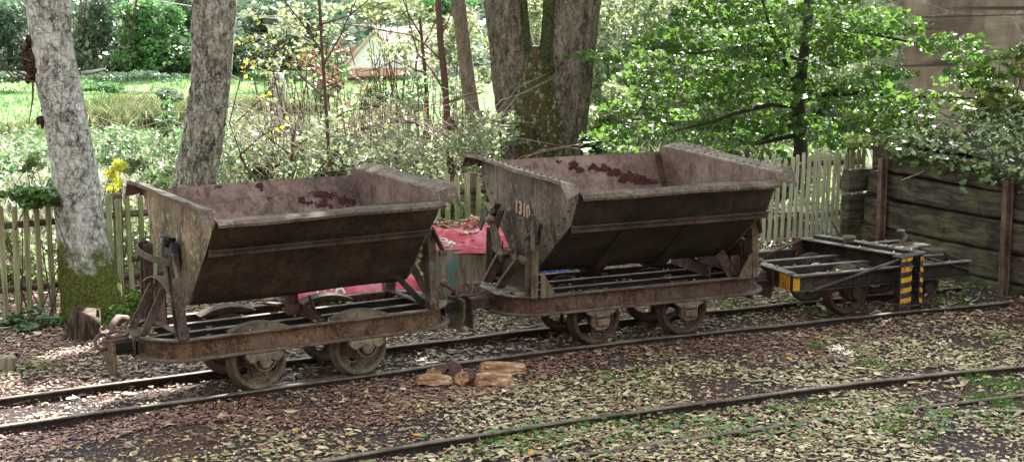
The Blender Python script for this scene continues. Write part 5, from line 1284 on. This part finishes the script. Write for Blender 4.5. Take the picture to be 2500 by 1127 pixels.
# reeds and meadow tufts
def blades(name, boxes, h, mat, w, spread_fn=None, lean=.35, kind='stuff'):
    return
rp = []
for _ in range(190):
    px, py = random.uniform(-60, 640), random.uniform(320, 470); Y = 16.3 + (470 - py) / 135 * 11; p = at(px, py, Y); rp.append((p.x, p.y))
tag(link('reed_bed', tufts('reed_bed', rp, 130, .62, LM['reed'], .33, .035, lean=.38)), kind='stuff')
rp = []
for _ in range(110):
    px = random.uniform(560, 1230); Y = random.uniform(16.3, 20); rp.append((at(px, 400, Y).x, Y))
tag(link('dry_grass', tufts('dry_grass', rp, 110, .42, LM['reed'], .25, .03, lean=.6)), kind='stuff')
def thicket(name, n, x0, x1, Y0, Y1, htop, size, mats, nb):
    C_ = []
    for _ in range(nb):
        Y = random.uniform(Y0, Y1); px = random.uniform(x0, x1); x = at(px, 400, Y).x; g = float(TH(x, Y)); h = htop(px, Y)
        C_.append(((x, Y, g + random.random() ** .8 * max(.2, h - g)), (.012 * Y, .35, .009 * Y)))
    for mt, fr, nm in mats:
        P = blob_pts(C_, int(n * fr / nb), .2); P = P[P[:, 2] > TH(P[:, 0], P[:, 1])]
        tag(leaf_mesh(nm, P, size * rng.choice([.6, .9, 1.2, 1.7], len(P), p=[.3, .35, .25, .1]), LM[mt], None, .45, .6), kind='stuff')
def ztop(px, py, Y): return at(px, py, Y).z
thicket('bramble_thicket', 38000, 540, 1240, 16.6, 25, lambda px, Y: ztop(px, 318 + 30 * math.sin(px * .02), Y), .052, (('grey', .55, 'bramble_thicket'), ('sunny', .45, 'green_thicket')), 420)
thicket('reed_thicket', 34000, -70, 570, 16.8, 27, lambda px, Y: ztop(px, 335, Y), .055, (('grey', .6, 'pale_undergrowth'), ('woodlight', .4, 'green_undergrowth')), 200)
thicket('meadow_edge', 16000, 120, 840, 97, 103, lambda px, Y: ztop(px, 110 + 30 * math.sin(px * .03), Y), .34, (('wood', .7, 'wood_margin'), ('grey', .3, 'pale_wood_margin')), 160)
mb = MB()
for _ in range(640):
    px = random.uniform(540, 1200) if random.random() < .88 else random.uniform(180, 560); Y = random.uniform(16.4, 21); p0 = at(px, random.uniform(300, 480), Y); p0.z = max(p0.z, float(TH(p0.x, p0.y)))
    d = Vector((random.gauss(0, .5), random.gauss(0, .3), random.uniform(.0, .6))); mb.tube([p0, p0 + d * .5 + Vector((0, 0, .10)), p0 + d + Vector((0, 0, -.03))], [.005, .004, .002], 4, False)
tag(mb.build('bare_twigs', plain('pale_twigs', (.36, .29, .24), .8, .2), recalc=False), kind='stuff')
mb = MB()
for br in ([(600, 150), (680, 190), (760, 250), (800, 260)], [(640, 60), (700, 70), (760, 110), (790, 160)], [(570, 290), (640, 350), (700, 420)], [(640, 210), (700, 230), (770, 330)], [(600, 40), (690, 40), (740, 90), (790, 120)], [(1180, 220), (1120, 215), (1060, 200), (980, 215)], [(830, 230), (900, 228), (1000, 225), (1060, 205)], [(560, 180), (610, 210), (680, 300), (730, 400)]):
    Y = random.uniform(17.5, 19.5); mb.tube([at(x, y, Y + .1 * i) for i, (x, y) in enumerate(br)], .006, 5, False)
tag(mb.build('bare_branches', plain('pale_branches', (.50, .43, .37), .8, .2), recalc=False), kind='stuff')
thicket('wood_edge', 80000, 1420, 2150, 24, 36, lambda px, Y: ztop(px, -60, Y), .095, (('grey', .45, 'pale_wood_edge'), ('sunny', .55, 'sunlit_wood_edge')), 520)
rp = []
for _ in range(90):
    Y = random.uniform(20, 34); px = random.uniform(1420, 2200); rp.append((at(px, 400, Y).x, Y))
tag(link('undergrowth', tufts('undergrowth', rp, 110, .7, LM['sunny'], .4, .06, lean=.6)), kind='stuff')
for lab, spots, Y, h_, per in (('reed clump in the meadow at the far left', [(px, 250) for px in range(-20, 85, 9)], 66, 1.0, 60), ('long reed clump in the meadow left of the rough birch', [(px, 232) for px in range(210, 440, 9)], 72, 1.1, 60), ('row of tall grass on the meadow edge below the wood', [(px, 205) for px in range(215, 460, 14)], 80, .7, 50),
                               ('reed clump right of the rough birch', [(px, 262) for px in range(575, 700, 9)], 61, 1.3, 60), ('pale reed clump around the hay stump', [(px, 282) for px in range(600, 860, 9)], 55, 1.0, 60), ('yellow reed strip on the meadow beyond the rough birch', [(px, 208) for px in range(575, 780, 10)], 78, .8, 50),
                               ('coarse grass clump low in the meadow right of the mossy birch', [(px, 305) for px in range(225, 460, 10)], 50, .9, 70), ('coarse grass clump low at the far left of the meadow', [(px, 310) for px in range(-30, 110, 10)], 48, .9, 70)):
    pts_ = [(at(px, py, Y).x + random.gauss(0, .2), Y + random.gauss(0, .9)) for px, py in spots]
    me_ = tufts('reeds', pts_, per, h_, LM['tuft'], .35, .10, lean=.35)
    # move origin to the clump
    c = Vector((pts_[len(pts_) // 2][0], Y, float(TH(pts_[len(pts_) // 2][0], Y)))); me_.transform(Matrix.Translation(-c)); o = link('reed_clump', me_); o.location = c; tag(o, lab, 'reeds', 'reed clumps in the meadow')
for lab, px, py, w_, h_, Y_, mt in (('low dark hedge along the top of the meadow at the far left', 40, 190, 110, 12, 88, 'wood'), ('low hedge along the wood edge between the two birches', 330, 186, 130, 13, 88, 'wood'), ('grassy green bank hedge beneath the round green tree', 250, 215, 60, 10, 78, 'woodlight'),
                                   ('low hedge beyond the rough birch at the meadow top', 680, 185, 110, 12, 88, 'woodlight'), ('small bush by the reeds left of the rough birch', 420, 235, 40, 14, 70, 'wood')):
    shrub(lab, px, py, w_, h_, Y_, 1.2, LM[mt], 900, .22, stems=0, group='low hedges in the meadow', nb=18, cat='hedge', name='hedge')
g_ = []
for _ in range(420):
    Y = random.uniform(46, 100); px = random.uniform(-80, 1000); g_.append((at(px, 300, Y).x, Y))
tag(link('meadow_grass', tufts('meadow_grass', g_, 30, .32, leafmat('meadow_blades', [(.09, .20, .06), (.14, .27, .08), (.07, .16, .05), (.22, .30, .14)], .4, .5, .4), 1.0, .16, lean=.5)), kind='stuff')
# hay / bundle stump standing in the meadow
p = at(678, 225, 62); gz = float(TH(p.x, p.y)); mb = MB(); h_ = at(678, 178, 62).z - gz
mb.tube([(p.x, p.y, gz), (p.x, p.y, gz + h_ * .5), (p.x, p.y, gz + h_ * .9), (p.x, p.y, gz + h_)], [.30, .27, .31, .16], 14); so = mb.build('tree_stump', woodmat('grey_stump', (.10, .09, .08), (.26, .24, .21), (.42, .40, .36), (9, 9, .8)))
tag(so, 'grey upright stump standing alone in the sunny meadow', 'stump')
# charred stump at the foot of the mossy birch
c = gp(207, 822); root = empty('tree_stump', (c.x, c.y, -.06)); tag(root, 'charred brown stump at the foot of the mossy birch', 'stump')
mb = MB(); trunk_mesh(mb, [(Vector((0, 0, -.02)), .145), (Vector((0, .0, .08)), .125), (Vector((.02, 0, .19)), .115)], 26, .14, .08, 12, 3); mb.v = [(x, y, z + (.045 * math.sin(3 * math.atan2(y, x)) + .02 * math.sin(7 * math.atan2(y, x) + 1) + random.uniform(-.012, .012)) * (z > .12)) for x, y, z in mb.v]; mb.build('stump_wood', woodmat('charred_wood', (.012, .009, .007), (.035, .024, .018), (.12, .08, .05), (16, 16, 1.5), bump=1.0), root)

# ------------------------------------------------------------------ house
Yh = 96; hs = empty('house', (at(910, 210, Yh).x, Yh, float(TH(at(910, 210, Yh).x, Yh)))); tag(hs, 'small white gabled house with a pale red tiled roof half hidden by saplings', 'house'); off = hs.location
M['wall_w'] = plain('white_wall', (.80, .80, .80), .9, .2, 3, .06)
M['tiles'] = woodmat('red_roof_tiles', (.45, .34, .31), (.56, .44, .41), (.66, .55, .51), (3, 1, 14), bump=.5)
A_, B_, T_ = at(838, 168, Yh) - off, at(992, 168, Yh) - off, at(915, 78, Yh) - off
zb_ = min(A_.z, 0) - 1.6
D = Vector((3.2, 5.0, 0)); 
mb = MB(); lo = [Vector((A_.x, A_.y, zb_)), Vector((B_.x, B_.y, zb_)), B_, T_, A_]
mb.add(lo + [v + D for v in lo], [(0, 1, 2, 3, 4), (9, 8, 7, 6, 5), (0, 5, 6, 1), (0, 4, 9, 5), (1, 6, 7, 2)]); mb.build('wall', M['wall_w'], hs)
mb = MB(); e = Vector((.15, -.15, .05)); f = Vector((0, -.35, 0))
for S_, sg in ((A_, -1), (B_, 1)):
    q = S_ + (S_ - T_) * .12; a_, b_, c_, d_ = T_ + f + Vector((0, 0, .08)), q + f + Vector((0, 0, .08)), q + D + Vector((0, 0, .08)), T_ + D + Vector((0, 0, .08))
    mb.add([a_, b_, c_, d_] + [v + Vector((0, 0, .12)) for v in (a_, b_, c_, d_)], [(0, 1, 2, 3), (7, 6, 5, 4), (0, 4, 5, 1), (1, 5, 6, 2), (2, 6, 7, 3), (3, 7, 4, 0)])
mb.build('roof', M['tiles'], hs)
mb = MB(); p0, p1 = at(828, 166, Yh) - off, at(1000, 166, Yh) - off; p2, p3 = at(1000, 182, Yh - 1.2) - off, at(828, 182, Yh - 1.2) - off
mb.add([p0, p1, p2, p3] + [v + Vector((0, 0, -.1)) for v in (p0, p1, p2, p3)], [(0, 1, 2, 3), (7, 6, 5, 4), (0, 4, 5, 1), (1, 5, 6, 2), (2, 6, 7, 3), (3, 7, 4, 0)]); mb.build('porch_roof', plain('porch_tiles', (.46, .27, .19), .8, .2, 6, .2), hs)
mb = MB(); mb.box((.6, -.02, -1.2 + .4), (.9, .06, 1.1)); mb.build('window', M['bluegrey'], hs)

# ------------------------------------------------------------------ concrete pier
m, nt, out = newmat('stained_concrete'); co = coord(nt)
a = noise(nt, co, .5, 6, .6); b = noise(nt, coord(nt, (2.2, 2.2, .25)), .9, 6, .65); c = noise(nt, coord(nt, (.3, .3, 2.6)), 1.3, 5, .6); d = noise(nt, co, 9, 5, .7)
col = ramp(nt, a, [(.38, (.135, .10, .072)), (.5, (.23, .178, .13)), (.6, (.33, .27, .205))])
col = mix(nt, mult(nt, step(nt, b, .48, .66), .85), col, (.085, .066, .05)); col = mix(nt, mult(nt, step(nt, c, .54, .62), .4), col, (.14, .11, .09))
st_ = noise(nt, coord(nt, (3.5, 3.5, .12)), 1.1, 3, .5); col = mix(nt, mult(nt, step(nt, st_, .66, .70), .8), col, (.50, .46, .41)); ee = voro(nt, coord(nt, (.35, .35, .8)), .8, 'DISTANCE_TO_EDGE'); col = mix(nt, mult(nt, mult(nt, step(nt, ee, .012, .0), step(nt, d, .45, .6)), .8), col, (.52, .48, .42))
jj = noise(nt, coord(nt, (.02, .02, 1.0)), 1.7, 2, .5); col = mix(nt, mult(nt, step(nt, jj, .50, .515), step(nt, jj, .54, .525)), col, (.07, .055, .042)); finish(nt, out, col, .9, [(d, .4, .03), (c, .3, .05)], .2)
Yp = 40; pl_ = at(2178, 0, Yp); mb = MB(); zt_ = 14; zb2 = -6
mb.add([(pl_.x + .35 * 0 - .35, Yp, zb2), (pl_.x + 8, Yp, zb2), (pl_.x + 7.6, Yp + .3, zt_), (pl_.x + .35, Yp + .3, zt_), (pl_.x - .35, Yp + 4.4, zb2), (pl_.x + 8, Yp + 4.4, zb2), (pl_.x + 7.6, Yp + 4.1, zt_), (pl_.x + .35, Yp + 4.1, zt_)], [(0, 1, 2, 3), (5, 4, 7, 6), (4, 0, 3, 7), (1, 5, 6, 2), (3, 2, 6, 7)])
pr_ = mb.build('viaduct_pier', m, bevel=.08); tag(pr_, 'massive stained brown concrete pier in the top right corner', 'pier')

# overhead cable
mb = MB(); mb.tube([at(250, -18, 24), at(375, 1, 24), at(470, 16, 24), at(580, 34, 24), at(700, 49, 24), at(830, 60, 24), at(1010, 68, 24), at(1250, 74, 24)], .008, 6); tag(mb.build('cable', plain('white_cable', (.75, .73, .7), .6, .4)), 'thin white cable slung across behind the trunks', 'cable')
mb = MB(); a_, b_ = at(560, 262, 30), at(585, 268, 30); mb.tube([a_, b_], .05, 10); tag(mb.build('pipe', plain('blue_pipe', (.12, .26, .30), .4, .5)), 'short blue grey pipe end in the reeds right of the rough birch', 'pipe')

# ------------------------------------------------------------------ far wood
def far_tree(label, px, py, wpx, hpx, Y, mat, n, size, name='broadleaf_tree'):
    c = at(px, py, Y); gz = float(TH(c.x, c.y)); root = empty(name, (c.x, c.y, gz)); off = root.location; tag(root, label, 'tree', 'trees at the edge of the far wood')
    rx, rz_ = wpx / FPX * Y, hpx / FPX * Y
    bl_ = []
    for _ in range(22):
        d = Vector((random.gauss(0, 1), random.gauss(0, 1), random.gauss(0, 1))).normalized() * random.uniform(.3, .9)
        bl_.append((tuple(c + Vector((d.x * rx, d.y * rx, d.z * rz_)) - off), (rx * .42, rx * .42, rz_ * .28)))
    bl_ += [((b_[0][0] * 1.1, b_[0][1], max(.3, b_[0][2] * random.uniform(.1, .5))), (rx * .5, rx * .5, rz_ * .25)) for b_ in bl_[:9]]
    P = blob_pts(bl_, n // 22, .6); leaf_mesh('crown', P, np.full(len(P), size), mat, root, .45, .7)
    mb = MB(); mb.tube([(0, 0, -.2), (.1, 0, max(.5, c.z - gz))], [.22, .14], 8); mb.build('trunk', bark_maple, root)
far_tree('round bright green tree over a dark hollow at the wood edge', 362, 62, 78, 80, 97, LM['woodlight'], 3400, .28)
far_tree('bright low lobe of greenery right of the round tree', 440, 110, 34, 45, 99, LM['woodlight'], 900, .28)
for lab, px, py, w, h, mt in (('dark tree left behind the mossy birch crown', 20, 70, 70, 80, 'wood'), ('dark tree between mossy birch and round green tree', 235, 70, 55, 95, 'wood'), ('low ivy covered tree below the round green one', 330, 150, 50, 22, 'wood'), ('dark tree right of the rough birch', 640, 60, 70, 75, 'wood'),
                              ('bluish dark tree behind the bare saplings', 740, 60, 60, 80, 'wood'), ('dark tree left of the rough birch', 452, 40, 40, 60, 'wood'), ('dark rounded bush at the meadow edge left of the house', 690, 130, 70, 40, 'wood'), ('tree behind the house roof', 1080, 20, 90, 60, 'woodlight'), ('low dark bush at the meadow edge beside the rough birch', 420, 172, 60, 18, 'wood')):
    far_tree(lab, px, py, w, h, 99 + random.uniform(-2, 5), LM[mt], 1900, .30)
n = 34000; Yw = rng.uniform(101, 175, n); Xw = rng.uniform(-62, 75, n); zz = TH(Xw, Yw) + rng.uniform(0, 1, n) ** 1.4 * (4.5 + 2.5 * np.sin(Xw * .5) * np.cos(Yw * .3))
P = np.stack([Xw, Yw, zz], 1); P = P[P[:, 2] < 8]
tag(leaf_mesh('far_wood', P, np.full(len(P), .75), LM['wood'], None, .45, .7), kind='stuff')

# ------------------------------------------------------------------ leaves lying on the wagons, rust flakes in the bins
def local_leaves(root, pts, size, mat):
    P = np.array(pts); leaf_mesh('fallen_leaves', P, np.full(len(P), size), mat, root, .9, .5, 'leaf')
def flakes(root, prof, px_pts, pose, label):
    """clods of flaked rust lying on the far slope of a bin"""
    x0, y0, a_ = pose; c_, s_ = math.cos(a_), math.sin(a_)
    A = Vector((0, 0, HCAM)); 
    def loc(P): dx, dy = P.x - x0, P.y - y0; return Vector((dx * c_ + dy * s_, -dx * s_ + dy * c_, P.z))
    mb = MB(); a0 = loc(A); first = None
    for px, py, k, sp, r in px_pts:
        d = loc(at(px, py, 1)) - a0
        for _ in range(int(k * 1.8)):
            best = None
            dd = d + Vector((0, 0, 0))
            for (v1, z1), (v2, z2) in zip(prof, prof[1:]):   # far side = mirrored profile
                v1_, v2_ = -v1, -v2; nx_, nz_ = (z1 - z2), -(v1_ - v2_)
                den = dd.y * nx_ + dd.z * nz_
                if abs(den) < 1e-6: continue
                t = ((v1_ - a0.y) * nx_ + (z1 - a0.z) * nz_) / den; p = a0 + dd * t
                if min(z1, z2) - .005 <= p.z <= max(z1, z2) + .005 and v2_ - .01 <= p.y <= v1_ + .01: best = p; sl = Vector((0, v1_ - v2_, z1 - z2)).normalized(); break
            if best is None: break
            q = best + Vector((random.gauss(0, sp), 0, 0)) + sl * random.gauss(0, sp * .5); nrm_ = Vector((0, -sl.z, sl.y))
            if abs(q.x) > .76: continue
            rr = r * random.uniform(.4, 1.5); m_ = random.randint(6, 9); ph = random.uniform(0, 6)
            ring = [q + (Vector((1, 0, 0)) * math.cos(ph + 6.283 * i / m_) * random.uniform(.6, 1.2) + sl * math.sin(ph + 6.283 * i / m_) * random.uniform(.5, 1.0)) * rr + nrm_ * .014 for i in range(m_)]
            top = [q + (v - q) * .6 + nrm_ * random.uniform(.002, .009) for v in ring]
            mb.add(ring + top + [q + nrm_ * .022], [(i, (i + 1) % m_, m_ + (i + 1) % m_, m_ + i) for i in range(m_)] + [(m_ + i, m_ + (i + 1) % m_, 2 * m_) for i in range(m_)])
    if not mb.v: return
    o = mb.build('rust_flakes', M['soil']); o.location = (x0, y0, 0); o.rotation_euler = (0, 0, a_); tag(o, kind='stuff')
flakes(W1, prof1, [(478, 468, 3, .012, .014), (483, 478, 2, .01, .01), (530, 460, 4, .014, .014), (633, 455, 4, .012, .016), (638, 468, 1, .01, .009), (662, 484, 2, .01, .012), (735, 490, 6, .018, .016), (752, 500, 4, .018, .014), (775, 475, 12, .03, .018), (800, 480, 14, .035, .018), (785, 500, 8, .03, .018), (840, 490, 12, .035, .022), (862, 497, 14, .035, .020), (880, 492, 4, .02, .016)], (-1.5185, 11.3639, .5297), 'dark rust flakes scattered inside the left wagon bin')
flakes(W2, prof2, [(1292, 408, 4, .015, .013), (1365, 396, 3, .012, .010), (1400, 402, 10, .02, .018), (1412, 415, 7, .016, .016), (1392, 412, 4, .015, .012), (1445, 408, 9, .022, .018), (1470, 412, 12, .03, .018), (1500, 422, 14, .03, .02), (1535, 434, 18, .035, .022), (1565, 442, 20, .035, .024), (1590, 450, 16, .03, .022), (1520, 440, 6, .02, .016)], (.8385, 12.6105, .4177), 'dark crumbling band of rust flakes inside the riveted wagon bin')
for root, seed in ((W1, 1), (W2, 2)):
    rs = random.Random(seed); pts = []
    for _ in range(34): pts.append((rs.uniform(-1.0, 1.0), rs.choice((-.345, .345, -.13, .10)) + rs.uniform(-.01, .01), .424))
    for _ in range(16): pts.append((rs.choice((-1.05, 1.05)) + rs.uniform(-.05, .05), rs.uniform(-.2, .2), .428))
    local_leaves(root, pts, .04, LM['litter'])
rs = random.Random(4); local_leaves(W3, [(rs.uniform(-.9, .6), rs.choice((-.487, .487, -.16)), .400) for _ in range(22)] + [bl(rs.choice((-.03, .19)) + rs.uniform(-.02, .02), rs.uniform(-.45, .5), .493) for _ in range(24)] + [(rs.uniform(-.97, -.92), rs.uniform(-.4, .4), .40) for _ in range(10)], .045, LM['litter'])

# ------------------------------------------------------------------ light
w = bpy.data.worlds.new('World'); sc.world = w; w.use_nodes = True; nt = w.node_tree
bg = nt.nodes['Background']; sky = nt.nodes.new('ShaderNodeTexSky'); sky.sky_type = 'NISHITA'; sky.sun_disc = False
elev = math.asin(SUN.z); az = math.atan2(SUN.x, SUN.y)
sky.sun_elevation = elev; sky.sun_rotation = az; hs_ = nt.nodes.new('ShaderNodeHueSaturation'); hs_.inputs['Saturation'].default_value = .14; nt.links.new(sky.outputs[0], hs_.inputs['Color']); tn_ = nt.nodes.new('ShaderNodeMix'); tn_.data_type = 'RGBA'; tn_.blend_type = 'MULTIPLY'; tn_.inputs[0].default_value = 1; tn_.inputs[7].default_value = (.95, 1.0, .95, 1); nt.links.new(hs_.outputs[0], tn_.inputs[6]); nt.links.new(tn_.outputs[2], bg.inputs[0]); bg.inputs[1].default_value = .15
sd = bpy.data.lights.new('sun', 'SUN'); sd.energy = 5.0; sd.angle = R(.5); sd.color = (1, .965, .90)
so = bpy.data.objects.new('sun', sd); COL.objects.link(so); so.rotation_euler = (-SUN).to_track_quat('-Z', 'Y').to_euler()
vs_ = sc.view_settings; vs_.view_transform = 'Standard'; vs_.look = 'None'; vs_.gamma = 1; vs_.exposure = 2.16; vs_.use_curve_mapping = False
sc.cycles.max_bounces = 6; sc.cycles.diffuse_bounces = 3; sc.cycles.transmission_bounces = 3; sc.cycles.use_adaptive_sampling = True
